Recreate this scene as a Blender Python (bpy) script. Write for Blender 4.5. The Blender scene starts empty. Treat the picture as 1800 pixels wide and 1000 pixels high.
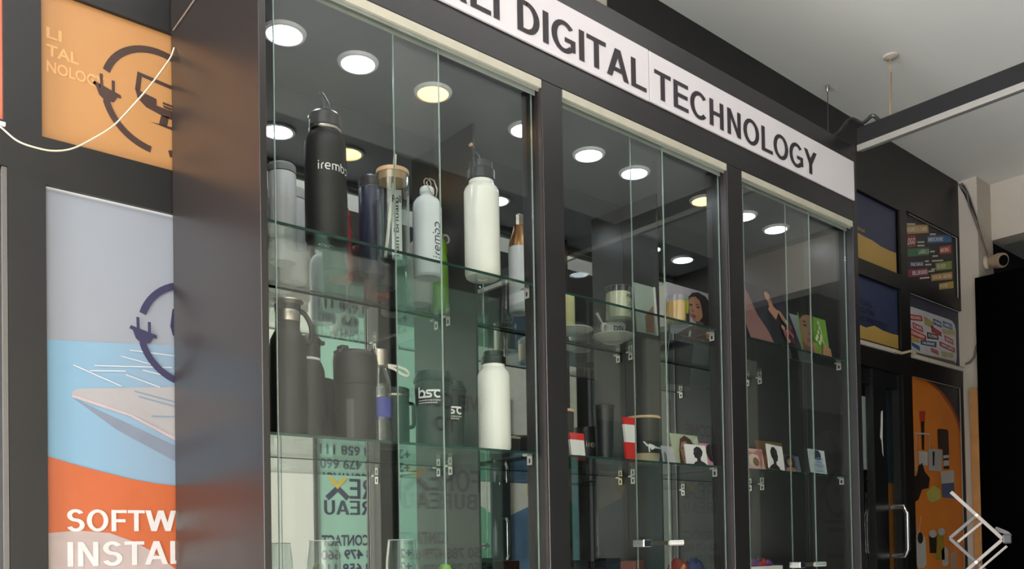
import bpy, bmesh, math, random
from mathutils import Vector, Matrix
random.seed(7)
SC = bpy.context.scene
COL = SC.collection
PI = math.pi

# ------------------------------------------------------------------ camera
cam_d = bpy.data.cameras.new('camera'); cam = bpy.data.objects.new('camera', cam_d); COL.objects.link(cam)
YAW, PITCH, ROLL = 0.705712, 0.018216, -0.017253
def cam_matrix():
    cy, sy = math.cos(YAW), math.sin(YAW)
    A = Matrix(((cy, -sy, 0), (0, 0, -1), (sy, cy, 0)))            # right, down, forward
    cp, sp = math.cos(PITCH), math.sin(PITCH)
    P = Matrix(((1, 0, 0), (0, cp, sp), (0, -sp, cp)))
    cr, sr = math.cos(ROLL), math.sin(ROLL)
    Q = Matrix(((cr, -sr, 0), (sr, cr, 0), (0, 0, 1)))
    M = Q @ P @ A
    r, d, f = M[0], M[1], M[2]
    m = Matrix(((r[0], -d[0], -f[0], 0), (r[1], -d[1], -f[1], 0), (r[2], -d[2], -f[2], 1.5), (0, 0, 0, 1)))
    return m
cam.matrix_world = cam_matrix()
cam_d.sensor_width = 36; cam_d.lens = 36 * 1519.6 / 1800
cam_d.shift_y = (930.22 - 500) / 1800
cam_d.clip_start = 0.02
SC.camera = cam

# ------------------------------------------------------------------ world, daylight and added fill, exposure
w = bpy.data.worlds.new('world'); SC.world = w; w.use_nodes = True
bg = w.node_tree.nodes['Background']; bg.inputs[0].default_value = (0.80, 0.88, 1.0, 1); bg.inputs[1].default_value = 0.6
def area(name, loc, rot, sx, sy, power, col):
    l = bpy.data.lights.new(name, 'AREA'); l.shape = 'RECTANGLE'; l.size = sx; l.size_y = sy; l.energy = power; l.color = col
    o = bpy.data.objects.new(name, l); o.location = loc; o.rotation_euler = rot; COL.objects.link(o); return o
area('entrance_daylight', (-7.2, 0.8, 1.8), (0, -PI/2, 0), 3.2, 2.6, 800, (0.97, 0.98, 1.0))
area('facade_fill', (-3.0, -0.6, 1.6), (PI/2, 0, 0), 3.4, 2.6, 18, (0.97, 0.98, 1.0))  # added lamp from behind left for the facade; its entrance is made up
area('opposite_wall_fill', (-2.2, 2.0, 1.8), (PI/2, 0, PI + math.radians(38)), 2.8, 2.8, 1150, (0.99, 0.99, 1.0))  # added lamp to brighten the opposite wall; the back wall has no opening here
area('overhead_fill', (0.9, 0.74, 3.61), (0, 0, 0), 3.8, 0.36, 26, (0.98, 0.99, 1.0))  # added overhead fill, kept out of the glass reflections
SC.view_settings.view_transform = 'Standard'; SC.view_settings.look = 'None'
SC.view_settings.gamma = 1; SC.view_settings.use_curve_mapping = False; SC.view_settings.exposure = -0.62
SC.cycles.transparent_max_bounces = 48; SC.cycles.max_bounces = 14; SC.cycles.glossy_bounces = 8
SC.cycles.caustics_reflective = False; SC.cycles.caustics_refractive = False

# ------------------------------------------------------------------ materials
def lin(c):
    out = []
    for v in c[:3]:
        v = v / 255.0
        out.append(v / 12.92 if v <= 0.04045 else ((v + 0.055) / 1.055) ** 2.4)
    return (*out, 1)
MATS = {}
def mat(name, rgb, rough=0.5, metal=0.0, var=0.06, scale=18.0, bump=0.0, spec=0.5, emit=None, es=0.0):
    """Principled surface whose colour wavers a little with a noise texture."""
    if name in MATS: return MATS[name]
    m = bpy.data.materials.new(name); m.use_nodes = True
    nt = m.node_tree; b = nt.nodes['Principled BSDF']
    c = lin(rgb)
    tc = nt.nodes.new('ShaderNodeTexCoord'); nz = nt.nodes.new('ShaderNodeTexNoise')
    nz.inputs['Scale'].default_value = scale; nz.inputs['Detail'].default_value = 4
    nt.links.new(tc.outputs['Object'], nz.inputs['Vector'])
    rp = nt.nodes.new('ShaderNodeValToRGB')
    rp.color_ramp.elements[0].position = 0.3; rp.color_ramp.elements[1].position = 0.7
    rp.color_ramp.elements[0].color = (*[v * (1 - var) for v in c[:3]], 1)
    rp.color_ramp.elements[1].color = (*[min(1, v * (1 + var)) for v in c[:3]], 1)
    nt.links.new(nz.outputs['Fac'], rp.inputs['Fac']); nt.links.new(rp.outputs['Color'], b.inputs['Base Color'])
    b.inputs['Roughness'].default_value = rough; b.inputs['Metallic'].default_value = metal
    b.inputs['Specular IOR Level'].default_value = spec
    if bump:
        bp = nt.nodes.new('ShaderNodeBump'); bp.inputs['Strength'].default_value = bump; bp.inputs['Distance'].default_value = 0.002
        n2 = nt.nodes.new('ShaderNodeTexNoise'); n2.inputs['Scale'].default_value = scale * 14
        nt.links.new(tc.outputs['Object'], n2.inputs['Vector'])
        nt.links.new(n2.outputs['Fac'], bp.inputs['Height']); nt.links.new(bp.outputs['Normal'], b.inputs['Normal'])
    if emit:
        b.inputs['Emission Color'].default_value = (*emit, 1); b.inputs['Emission Strength'].default_value = es
    MATS[name] = m; return m
def glass(name, tint, f0=0.045, rough=0.0, pw=5.0):
    """Thin clear sheet: mostly see-through, mirror-like towards grazing angles."""
    if name in MATS: return MATS[name]
    m = bpy.data.materials.new(name); m.use_nodes = True; nt = m.node_tree; nt.nodes.clear()
    out = nt.nodes.new('ShaderNodeOutputMaterial'); mx = nt.nodes.new('ShaderNodeMixShader')
    tr = nt.nodes.new('ShaderNodeBsdfTransparent'); tr.inputs[0].default_value = (*tint, 1)
    gl = nt.nodes.new('ShaderNodeBsdfGlossy'); gl.inputs['Roughness'].default_value = rough; gl.inputs[0].default_value = (0.97, 1, 0.99, 1)
    lw = nt.nodes.new('ShaderNodeLayerWeight'); lw.inputs['Blend'].default_value = 0.5
    p = nt.nodes.new('ShaderNodeMath'); p.operation = 'POWER'; p.inputs[1].default_value = pw
    a = nt.nodes.new('ShaderNodeMath'); a.operation = 'MULTIPLY_ADD'; a.inputs[1].default_value = 1 - f0; a.inputs[2].default_value = f0
    nt.links.new(lw.outputs['Facing'], p.inputs[0]); nt.links.new(p.outputs[0], a.inputs[0]); nt.links.new(a.outputs[0], mx.inputs[0])
    nt.links.new(tr.outputs[0], mx.inputs[1]); nt.links.new(gl.outputs[0], mx.inputs[2]); nt.links.new(mx.outputs[0], out.inputs[0])
    MATS[name] = m; return m
def emitter(name, col, s):
    if name in MATS: return MATS[name]
    m = bpy.data.materials.new(name); m.use_nodes = True; nt = m.node_tree; b = nt.nodes['Principled BSDF']
    b.inputs['Base Color'].default_value = (*col, 1); b.inputs['Emission Color'].default_value = (*col, 1); b.inputs['Emission Strength'].default_value = s
    MATS[name] = m; return m
def printed(name, axis, stops, rough=0.35, wob=0.0):
    """A printed picture whose ink runs from colour to colour along one axis of the sheet."""
    m = bpy.data.materials.new(name); m.use_nodes = True; nt = m.node_tree; b = nt.nodes['Principled BSDF']
    tc = nt.nodes.new('ShaderNodeTexCoord'); sp = nt.nodes.new('ShaderNodeSeparateXYZ'); nt.links.new(tc.outputs['Object'], sp.inputs[0])
    lo, hi = stops[0][0], stops[-1][0]
    mr = nt.nodes.new('ShaderNodeMapRange'); mr.inputs['From Min'].default_value = lo; mr.inputs['From Max'].default_value = hi
    nt.links.new(sp.outputs[axis], mr.inputs['Value'])
    src = mr.outputs['Result']
    if wob:
        nz = nt.nodes.new('ShaderNodeTexNoise'); nz.inputs['Scale'].default_value = 7; nt.links.new(tc.outputs['Object'], nz.inputs['Vector'])
        ad = nt.nodes.new('ShaderNodeMath'); ad.operation = 'MULTIPLY_ADD'; ad.inputs[1].default_value = wob
        nt.links.new(nz.outputs['Fac'], ad.inputs[0]); nt.links.new(src, ad.inputs[2]); src = ad.outputs[0]
    rp = nt.nodes.new('ShaderNodeValToRGB'); el = rp.color_ramp.elements
    for i, (z, c) in enumerate(stops):
        t = (z - lo) / (hi - lo)
        e = el[0] if i == 0 else (el[1] if i == len(stops) - 1 else el.new(t))
        e.position = t; e.color = lin(c)
    nt.links.new(src, rp.inputs['Fac']); nt.links.new(rp.outputs['Color'], b.inputs['Base Color'])
    b.inputs['Roughness'].default_value = rough
    return m
BLACK = mat('black_laminate', (27, 25, 26), 0.38, var=0.12, scale=6, bump=0.03)
BLACKF = mat('black_frame_paint', (21, 19, 18), 0.45, var=0.15, scale=5, bump=0.04)
GLOSSB = mat('glossy_dark_panel', (27, 22, 20), 0.31, var=0.06, scale=4, bump=0.012, spec=0.7)
INNER = mat('cabinet_lining', (52, 50, 50), 0.4, var=0.1, scale=5)
ALU = mat('cream_aluminium', (176, 171, 155), 0.42, var=0.05, scale=30)
CHROME = mat('chrome', (225, 225, 225), 0.12, 1.0, var=0.03)
STEEL = mat('brushed_steel', (190, 180, 168), 0.28, 1.0, var=0.06, scale=60)
WHITE = mat('white_enamel', (226, 226, 218), 0.16, var=0.02)
WPAPER = mat('white_paper', (226, 224, 222), 0.6, var=0.03)
BMATT = mat('matt_black_coating', (30, 28, 27), 0.5, var=0.06, scale=20)
BPLAS = mat('black_plastic', (26, 26, 28), 0.35, var=0.08)
PANE = glass('door_glass', (0.955, 0.968, 0.960), 0.036)
SHELFG = glass('shelf_glass', (0.93, 0.96, 0.945), 0.03, 0.0, 5.8)
DRINK = glass('drinking_glass', (0.93, 0.95, 0.945), 0.07, 0.02, 3.0)
GEDGE = mat('polished_glass_edge', (132, 148, 140), 0.25, var=0.1, scale=30)
GEDGED = mat('green_glass_edge', (34, 60, 54), 0.2, var=0.2, scale=20)
INK = mat('black_print', (38, 30, 36), 0.6, var=0.03)
NAVY = mat('navy_print', (38, 42, 74), 0.5, var=0.04)
WINK = mat('white_print', (232, 230, 228), 0.5, var=0.02)

# ------------------------------------------------------------------ mesh helpers
class MB:
    def __init__(s): s.v = []; s.f = []
    def add(s, vs, fs):
        o = len(s.v); s.v += [tuple(p) for p in vs]; s.f += [tuple(i + o for i in f) for f in fs]; return s
    def box(s, x0, x1, y0, y1, z0, z1):
        return s.add([(x0,y0,z0),(x1,y0,z0),(x1,y1,z0),(x0,y1,z0),(x0,y0,z1),(x1,y0,z1),(x1,y1,z1),(x0,y1,z1)],
                     [(3,2,1,0),(4,5,6,7),(0,1,5,4),(1,2,6,5),(2,3,7,6),(3,0,4,7)])
    def lathe(s, prof, seg=36, cx=0, cy=0, z0=0, close=False):
        n = len(prof); vs = []; fs = []
        for r, z in prof:
            for k in range(seg):
                a = 2*PI*k/seg; vs.append((cx + r*math.cos(a), cy + r*math.sin(a), z + z0))
        for i in range(n-1):
            for k in range(seg):
                k2 = (k+1) % seg; fs.append((i*seg+k, i*seg+k2, (i+1)*seg+k2, (i+1)*seg+k))
        if close:
            for k in range(seg): k2=(k+1)%seg; fs.append(((n-1)*seg+k, (n-1)*seg+k2, k2, k))
        else:
            if prof[0][0] > 1e-4: fs.append(tuple(reversed(range(seg))))
            if prof[-1][0] > 1e-4: fs.append(tuple(range((n-1)*seg, n*seg)))
        return s.add(vs, fs)
    def tube(s, pts, r, seg=8, closed=False):
        pts = [Vector(p) for p in pts]; n = len(pts); vs = []; fs = []
        up = None
        for i, p in enumerate(pts):
            a = pts[(i-1) % n] if (closed or i > 0) else p; b = pts[(i+1) % n] if (closed or i < n-1) else p
            t = (b - a).normalized()
            if up is None:
                up = Vector((0,0,1)) if abs(t.z) < 0.9 else Vector((1,0,0))
            u = t.cross(up)
            if u.length < 1e-5: u = t.cross(Vector((0.3,0.9,0.2)))
            u.normalize(); v = u.cross(t).normalized(); up = v
            rr = r[i] if isinstance(r, (list, tuple)) else r
            for k in range(seg):
                an = 2*PI*k/seg; vs.append(p + u*rr*math.cos(an) + v*rr*math.sin(an))
        m = n if closed else n-1
        for i in range(m):
            j = (i+1) % n
            for k in range(seg):
                k2 = (k+1) % seg; fs.append((i*seg+k, i*seg+k2, j*seg+k2, j*seg+k))
        if not closed: fs += [tuple(reversed(range(seg))), tuple(range((n-1)*seg, n*seg))]
        return s.add(vs, fs)
    def bar(s, a, b, wd, th, side=(0,0,1)):
        a, b = Vector(a), Vector(b); t = (b-a).normalized(); u = t.cross(Vector(side)).normalized(); v = u.cross(t).normalized()
        c = []
        for p in (a, b):
            for du, dv in ((-1,-1),(1,-1),(1,1),(-1,1)): c.append(p + u*du*wd/2 + v*dv*th/2)
        return s.add(c, [(3,2,1,0),(4,5,6,7),(0,1,5,4),(1,2,6,5),(2,3,7,6),(3,0,4,7)])
    def prism(s, pts, y0, y1):
        """2-D outline (x,z) given depth from y0 (front) to y1."""
        n = len(pts); vs = [(x, y0, z) for x, z in pts] + [(x, y1, z) for x, z in pts]
        fs = [tuple(range(n)), tuple(reversed(range(n, 2*n)))] + [(i, (i+1) % n, n+(i+1) % n, n+i) for i in range(n)]
        return s.add(vs, fs)
def obj(name, mb, m, parent=None, smooth=False, bevel=0.0, fix=True, ang=35):
    me = bpy.data.meshes.new(name); me.from_pydata(mb.v, [], mb.f); me.update()
    if fix:
        bm = bmesh.new(); bm.from_mesh(me); bmesh.ops.recalc_face_normals(bm, faces=bm.faces); bm.to_mesh(me); bm.free()
    me.materials.append(m)
    if smooth:
        me.shade_smooth(); me.set_sharp_from_angle(angle=math.radians(ang))
    o = bpy.data.objects.new(name, me); COL.objects.link(o)
    if parent: o.parent = parent
    if bevel:
        b = o.modifiers.new('bevel', 'BEVEL'); b.width = bevel; b.segments = 2; b.limit_method = 'ANGLE'
    return o
def tag(o, label, cat, group=None):
    o['label'] = label; o['category'] = cat
    if group: o['group'] = group
    return o
def thing(name, label, cat, loc=(0,0,0), rot=(0,0,0), group=None):
    o = bpy.data.objects.new(name, None); COL.objects.link(o); o.location = loc; o.rotation_euler = rot; o.empty_display_size = 0.05
    return tag(o, label, cat, group)
def struct(o): o['kind'] = 'structure'; return o
def stuff(o): o['kind'] = 'stuff'; return o

# ------------------------------------------------------------------ flat print and lettering
def block_glyphs():
    """A plain bold grotesque: every letter as polygons on a capital height of 1; values are (advance, polygons)."""
    T, H = 0.165, 0.145
    def R(x0, x1, z0, z1): return [(x0, z0), (x1, z0), (x1, z1), (x0, z1)]
    def ring(cx, cz, rx, rz, a0, a1, n=18):
        out = []
        for i in range(n):
            q = []
            for a in (a0+(a1-a0)*i/n, a0+(a1-a0)*(i+1)/n): q.append((a, 1))
            b, c = math.radians(q[0][0]), math.radians(q[1][0])
            out.append([(cx+rx*math.cos(b), cz+rz*math.sin(b)), (cx+rx*math.cos(c), cz+rz*math.sin(c)), (cx+(rx-T)*math.cos(c), cz+(rz-H)*math.sin(c)), (cx+(rx-T)*math.cos(b), cz+(rz-H)*math.sin(b))])
        return out
    G = {' ': (0.28, [])}
    G['I'] = (0.275, [R(0.055, 0.22, 0, 1)])
    G['L'] = (0.63, [R(0.08, 0.245, 0, 1), R(0.245, 0.62, 0, H)])
    G['T'] = (0.66, [R(0.02, 0.64, 1-H, 1), R(0.2475, 0.4125, 0, 1-H)])
    G['E'] = (0.70, [R(0.08, 0.245, 0, 1), R(0.245, 0.66, 0, H), R(0.245, 0.63, 0.44, 0.44+H), R(0.245, 0.655, 1-H, 1)])
    G['F'] = (0.64, [R(0.08, 0.245, 0, 1), R(0.245, 0.58, 0.42, 0.42+H), R(0.245, 0.625, 1-H, 1)])
    G['H'] = (0.76, [R(0.08, 0.245, 0, 1), R(0.515, 0.68, 0, 1), R(0.245, 0.515, 0.44, 0.44+H)])
    G['N'] = (0.76, [R(0.08, 0.235, 0, 1), R(0.525, 0.68, 0, 1), [(0.235, 1), (0.08, 1), (0.525, 0), (0.68, 0)]])
    G['A'] = (0.74, [[(0.0, 0), (0.175, 0), (0.455, 1), (0.275, 1)], [(0.565, 0), (0.74, 0), (0.465, 1), (0.285, 1)], R(0.19, 0.55, 0.22, 0.22+H)])
    G['Y'] = (0.70, [[(0.0, 1), (0.185, 1), (0.43, 0.52), (0.268, 0.42)], [(0.70, 1), (0.515, 1), (0.27, 0.52), (0.432, 0.42)], R(0.2675, 0.4325, 0, 0.5)])
    G['K'] = (0.74, [R(0.08, 0.245, 0, 1), [(0.245, 0.30), (0.245, 0.52), (0.52, 1), (0.725, 1)], [(0.33, 0.60), (0.44, 0.72), (0.745, 0), (0.545, 0)]])
    G['O'] = (0.80, ring(0.40, 0.5, 0.37, 0.515, 0, 360, 32))
    G['C'] = (0.74, ring(0.40, 0.5, 0.37, 0.515, 42, 318, 28))
    G['G'] = (0.80, ring(0.40, 0.5, 0.37, 0.515, 42, 318, 28) + [R(0.42, 0.745, 0.36, 0.36+H), R(0.595, 0.745, 0.12, 0.40)])
    G['D'] = (0.74, [R(0.08, 0.245, 0, 1), R(0.245, 0.36, 0, H), R(0.245, 0.36, 1-H, 1)] + ring(0.34, 0.5, 0.36, 0.5, -90, 90, 18))
    G['R'] = (0.74, [R(0.08, 0.245, 0, 1), R(0.245, 0.42, 1-H, 1), R(0.245, 0.45, 0.42, 0.42+H), [(0.37, 0.46), (0.53, 0.46), (0.735, 0), (0.54, 0)]] + ring(0.41, 0.71, 0.28, 0.29, -90, 90, 14))
    G['B'] = (0.73, [R(0.08, 0.245, 0, 1), R(0.245, 0.42, 1-H, 1), R(0.245, 0.44, 0.435, 0.435+H), R(0.245, 0.42, 0, H)] + ring(0.40, 0.735, 0.26, 0.265, -90, 90, 14) + ring(0.41, 0.29, 0.29, 0.29, -90, 90, 14))
    G['U'] = (0.75, [R(0.075, 0.24, 0.35, 1), R(0.51, 0.675, 0.35, 1)] + ring(0.375, 0.35, 0.30, 0.365, 180, 360, 18))
    G['S'] = (0.69, ring(0.345, 0.73, 0.285, 0.285, 25, 270, 18) + ring(0.345, 0.285, 0.30, 0.30, -160, 90, 18))
    G['W'] = (1.16, [[(x*1.18, z) for x, z in q] for q in [[(0.0, 1), (0.17, 1), (0.355, 0), (0.18, 0)], [(0.40, 1), (0.57, 1), (0.355, 0), (0.19, 0)], [(0.41, 1), (0.58, 1), (0.79, 0), (0.625, 0)], [(0.98, 1), (0.81, 1), (0.625, 0), (0.80, 0)]]])
    G['V'] = (0.70, [[(0.0, 1), (0.175, 1), (0.435, 0), (0.265, 0)], [(0.70, 1), (0.525, 1), (0.265, 0), (0.435, 0)]])
    G['P'] = (0.70, [R(0.08, 0.245, 0, 1), R(0.245, 0.42, 1-H, 1), R(0.245, 0.42, 0.40, 0.40+H)] + ring(0.40, 0.70, 0.28, 0.30, -90, 90, 14))
    G['M'] = (0.86, [R(0.08, 0.235, 0, 1), R(0.625, 0.78, 0, 1), [(0.08, 1), (0.25, 1), (0.51, 0), (0.35, 0)], [(0.78, 1), (0.61, 1), (0.35, 0), (0.51, 0)]])
    return G
GLY = block_glyphs()
_LIFT = [0]
def lift(fn, uv):
    """ink laid stroke over stroke: each polygon a few hundredths of a millimetre above the last"""
    _LIFT[0] = (_LIFT[0] + 1) % 9
    u, v = uv[0]; p = Vector(fn(u, v)); n = (Vector(fn(u+1e-3, v))-p).cross(Vector(fn(u, v+1e-3))-p)
    n = n.normalized()*2.5e-5*_LIFT[0] if n.length > 0 else n
    return [tuple(Vector(fn(a, b)) + n) for a, b in uv]
def put_block(mb, s, fn, x0, z0, width, cap):
    k = width / sum(GLY[c][0] for c in s); x = 0.0
    for c in s:
        adv, polys = GLY[c]
        for p in polys: mb.add(lift(fn, [(x0 + (x + u) * k, z0 + v * cap) for u, v in p]), [tuple(range(len(p)))])
        x += adv
    return mb
def block_lettering(name, fn, lines, m, parent):
    for s_, x0, z0, wd, cap in lines: o = obj(name, put_block(MB(), s_, fn, x0, z0, wd, cap), m, parent, fix=False)
    return o
_TX = {}
def text_shape(s, bold):
    key = (s, bold)
    if key in _TX: return _TX[key]
    c = bpy.data.curves.new('lettering', 'FONT'); c.body = s; c.size = 1.0; c.offset = bold; c.resolution_u = 3; c.fill_mode = 'FRONT'
    o = bpy.data.objects.new('lettering', c); COL.objects.link(o)
    dg = bpy.context.evaluated_depsgraph_get(); me = bpy.data.meshes.new_from_object(o.evaluated_get(dg))
    v = [tuple(p.co) for p in me.vertices]; f = [tuple(p.vertices) for p in me.polygons]
    bpy.data.objects.remove(o); bpy.data.curves.remove(c); bpy.data.meshes.remove(me)
    xs = [p[0] for p in v]; ys = [p[1] for p in v]
    _TX[key] = (v, f, min(xs), max(xs), min(ys), max(ys)); return _TX[key]
def put_text(mb, s, fn, x0, z0, width, cap, bold=0.0):
    """Adds lettering whose box starts at (x0,z0): given width, capital height; fn turns (u,v) into a point."""
    v, f, a, b, lo, hi = text_shape(s, bold)
    kx = width / (b - a); kz = cap / 0.72
    return mb.add([fn(x0 + (p[0]-a)*kx, z0 + p[1]*kz) for p in v], f)
def front(y): return lambda u, v: (u, y, v)                         # faces the hall (reads along +x)
def facing_back(y): return lambda u, v: (-u, y, v)                  # on the opposite side (reads along -x)
def on_cylinder(r, a0, zbase=0.0):
    def fn(u, v):
        a = a0 + u / r
        return ((r + 0.0006) * math.sin(a), -(r + 0.0006) * math.cos(a), v + zbase)
    return fn
def lettering(name, fn, lines, m, parent, bold=0.0):
    for s_, x0, z0, wd, cap in lines: o = obj(name, put_text(MB(), s_, fn, x0, z0, wd, cap, bold), m, parent, fix=False)
    return o
def flat(mb, pts, fn):
    n = len(pts); return mb.add([fn(*p) for p in pts], [tuple(range(n))])
def flow(pts, n=6):
    """a smooth run of points through the given ones"""
    P = [Vector(p) for p in pts]; out = []
    for i in range(len(P)-1):
        a, b, c, d = P[max(0, i-1)], P[i], P[i+1], P[min(len(P)-1, i+2)]
        for k in range(n):
            t = k/n; out.append(0.5*((2*b) + (c-a)*t + (2*a-5*b+4*c-d)*t*t + (3*b-a-3*c+d)*t**3))
    return out + [P[-1]]
def stroke_pts(pts, wd):
    L, R = [], []
    for i, p in enumerate(pts):
        a = pts[max(0, i-1)]; b = pts[min(len(pts)-1, i+1)]; dx, dz = b[0]-a[0], b[1]-a[1]; l = math.hypot(dx, dz) or 1
        ww = wd[i] if isinstance(wd, (list, tuple)) else wd
        nx, nz = -dz/l*ww/2, dx/l*ww/2
        L.append((p[0]+nx, p[1]+nz)); R.append((p[0]-nx, p[1]-nz))
    return L, R
def stroke(mb, pts, wd, fn):
    L, R = stroke_pts(pts, wd)
    for i in range(len(pts)-1): mb.add(lift(fn, [L[i], L[i+1], R[i+1], R[i]]), [(0,1,2,3)])
    return mb
def arc(cx, cz, r, a0, a1, n=16): return [(cx + r*math.cos(math.radians(a0+(a1-a0)*i/n)), cz + r*math.sin(math.radians(a0+(a1-a0)*i/n))) for i in range(n+1)]
def ell(cx, cz, rx, rz, n=22, rot=0.0):
    c, s = math.cos(rot), math.sin(rot); out = []
    for i in range(n):
        a = 2*PI*i/n; x, z = rx*math.cos(a), rz*math.sin(a); out.append((cx + x*c - z*s, cz + x*s + z*c))
    return out
def rrect(x0, x1, z0, z1, r, n=5):
    return (arc(x1-r, z1-r, r, 0, 90, n) + arc(x0+r, z1-r, r, 90, 180, n) + arc(x0+r, z0+r, r, 180, 270, n) + arc(x1-r, z0+r, r, 270, 360, n))

# ------------------------------------------------------------------ the setting
YW = 2.16            # front of the recessed shop wall
YO = -0.53           # face of the shops across the passage
CEIL = 3.63
def wall_with_holes(mb, x0, x1, z0, z1, holes, y0, y1):
    xs = sorted({x0, x1, *[h[0] for h in holes], *[h[1] for h in holes]}); zs = sorted({z0, z1, *[h[2] for h in holes], *[h[3] for h in holes]})
    for zi in range(len(zs)-1):
        run = None
        for xi in range(len(xs)-1):
            cx, cz = (xs[xi]+xs[xi+1])/2, (zs[zi]+zs[zi+1])/2
            solid = not any(h[0] < cx < h[1] and h[2] < cz < h[3] for h in holes)
            if solid and run is None: run = xs[xi]
            if run is not None and (not solid): mb.box(run, xs[xi], y0, y1, zs[zi], zs[zi+1]); run = None
        if run is not None: mb.box(run, xs[-1], y0, y1, zs[zi], zs[zi+1])
struct(obj('floor', MB().box(-7.5, 8.6, -0.7, 2.5, -0.1, 0), mat('pale_floor_tile', (236, 233, 228), 0.25, var=0.05, scale=3)))
struct(obj('ceiling', MB().box(-7.5, 8.6, -0.7, 2.5, CEIL, CEIL+0.1), mat('ceiling_plaster', (236, 236, 233), 0.85, var=0.03, scale=1.2, bump=0.05)))
HOLES = [(-0.30, 0.385, 2.459, 2.80), (0.461, 1.12, 2.445, 2.79), (-0.62, 0.392, 0.0, 2.357), (0.468, 1.12, 0.5, 2.337),
         (4.02, 4.64, 2.925, 3.275), (4.72, 5.395, 2.925, 3.295), (4.02, 4.625, 2.515, 2.845), (4.735, 5.40, 2.515, 2.852),
         (4.02, 4.63, 0.0, 2.385), (4.735, 5.385, 0.5, 2.39)]
mb = MB(); wall_with_holes(mb, -7.5, 5.40, 0, CEIL, HOLES, YW, YW+0.0115)
wb = struct(obj('wall_back', mb, BLACKF))
struct(obj('wall_behind', MB().box(-7.5, 8.6, YW+0.30, YW+0.36, 0, CEIL), mat('dark_shop_interior', (30, 30, 32), 0.8)))
WPLAST = mat('wall_plaster', (196, 186, 174), 0.8, var=0.04, scale=2.5, bump=0.06)
struct(obj('trim_1', MB().box(0.3, 2.34, YW-0.006, YW, 3.30, CEIL), WPLAST))                    # unpainted strip over the cabinet
mb = MB().box(5.40, 5.62, 2.055, 2.50, 0, CEIL)                                              # end column
mb.box(5.60, 5.75, -0.6, 2.055, 3.29, CEIL)                                                  # downstand beam
struct(obj('wall_right', mb, WPLAST))
struct(obj('wall_far', MB().box(8.5, 8.6, -0.7, 2.5, 0, CEIL), mat('far_wall_plaster', (150, 156, 164), 0.8)))
STRIP = mat('led_tape_channel', (208, 200, 190), 0.5, var=0.06, scale=25)
mb = MB().box(3.9, 4.56, YW-0.012, YW, 2.483, 2.503)
struct(obj('trim_2', mb, STRIP))
struct(obj('trim_3', MB().box(4.73, 5.40, YW-0.012, YW, 2.487, 2.508), STRIP))
tl = MB().tube([(4.50, YW-0.014, 2.493), (4.58, YW-0.018, 2.488), (4.68, YW-0.022, 2.513), (4.74, YW-0.016, 2.507)], [0.009, 0.008, 0.007, 0.008], 6)
tag(obj('loose_led_tape', tl, mat('loose_tape', (214, 200, 165), 0.5), smooth=True), 'loose yellowed end of light strip between the two lower right posters', 'light strip')

# the shop across the passage, seen only in the mirror and the glass
CREAM = mat('cream_wall_panel', (226, 222, 208), 0.55, var=0.03, scale=2)
struct(obj('wall_opposite', MB().box(-1.2, 8.6, YO-0.12, YO-0.03, 0, CEIL), mat('opposite_black_frame', (44, 42, 42), 0.5, var=0.1, scale=4)))
for i, (x0, x1, z0, z1, m) in enumerate([(-1.1, 2.472, 0.0, 3.0, CREAM), (5.60, 5.84, 0.3, 2.9, CREAM)]):
    struct(obj('trim_%d' % (i+4), MB().box(x0, x1, YO-0.03, YO-0.004, z0, z1), m))
GREEN = mat('pale_green_film', (158, 200, 178), 0.4, var=0.05, scale=3)
def opp_text(parent, m, lines, bold=0.02, name='lettering'):
    fn = lambda u, v: (-u, 0.0015, v)
    return lettering(name, fn, [(s, -xl, z0, wd, cap) for s, xl, z0, wd, cap in lines], m, parent, bold)
def forex(dx, label, film, full):
    t = thing('shop_banner', label, 'banner', (dx, YO, 0), (0,0,0))
    obj('sheet', MB().box(2.543, 3.30 if full else 3.05, -0.003, 0, 0.7, 2.95), film, t)
    obj('frame_strip', MB().box(2.523, 2.543, -0.02, 0.012, 0.5, 3.0), mat('dark_strip', (60, 60, 60), 0.5), t)
    L = [('WELCOME', 3.19, 2.27, 0.56, 0.085), ('TO', 2.98, 2.14, 0.18, 0.08), 
         ('CONTACT', 2.90, 1.515, 0.33, 0.066), ('+250 788 479 660', 3.22, 1.432, 0.655, 0.058), ('+250 788 658 111', 3.22, 1.345, 0.655, 0.058)]
    opp_text(t, NAVY, L, 0.03)
    block_lettering('lettering', lambda u, v: (-u, 0.0015, v), [('FORE', -3.15, 1.805, 0.39, 0.125), ('BUREAU', -3.12, 1.705, 0.54, 0.088)], NAVY, t)
    mb = MB(); fn = lambda u, v: (u, 0.0015, v)
    stroke(mb, [(2.755, 1.805), (2.685, 1.868)], 0.034, fn); stroke(mb, [(2.61, 1.805), (2.685, 1.868)], 0.034, fn)
    obj('letter_x', mb, NAVY, t, fix=False)
    mb = MB(); flat(mb, [(2.755, 1.932), (2.715, 1.932), (2.683, 1.90), (2.652, 1.932), (2.61, 1.932), (2.683, 1.862)], lambda u, v: (u, 0.003, v))
    obj('yellow_tick', mb, mat('yellow_print', (214, 186, 70), 0.5), t, fix=False)
    return t
forex(-0.05, 'pale green currency exchange banner across the passage, mirrored left of the first post', GREEN, True)
forex(2.34, 'greyer currency exchange banner across the passage, mirrored in the middle bay', mat('grey_film', (128, 150, 150), 0.4, var=0.05), False)
t = thing('patterned_poster', 'green, white and blue geometric poster beside the chrome handle across the passage', 'poster', (-0.075, YO, 0))
obj('sheet', MB().box(3.79, 4.33, -0.003, 0, 1.2, 2.9), mat('white_film', (214, 212, 200), 0.5), t)
fo = lambda u, v: (u, 0.0012, v)
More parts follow.
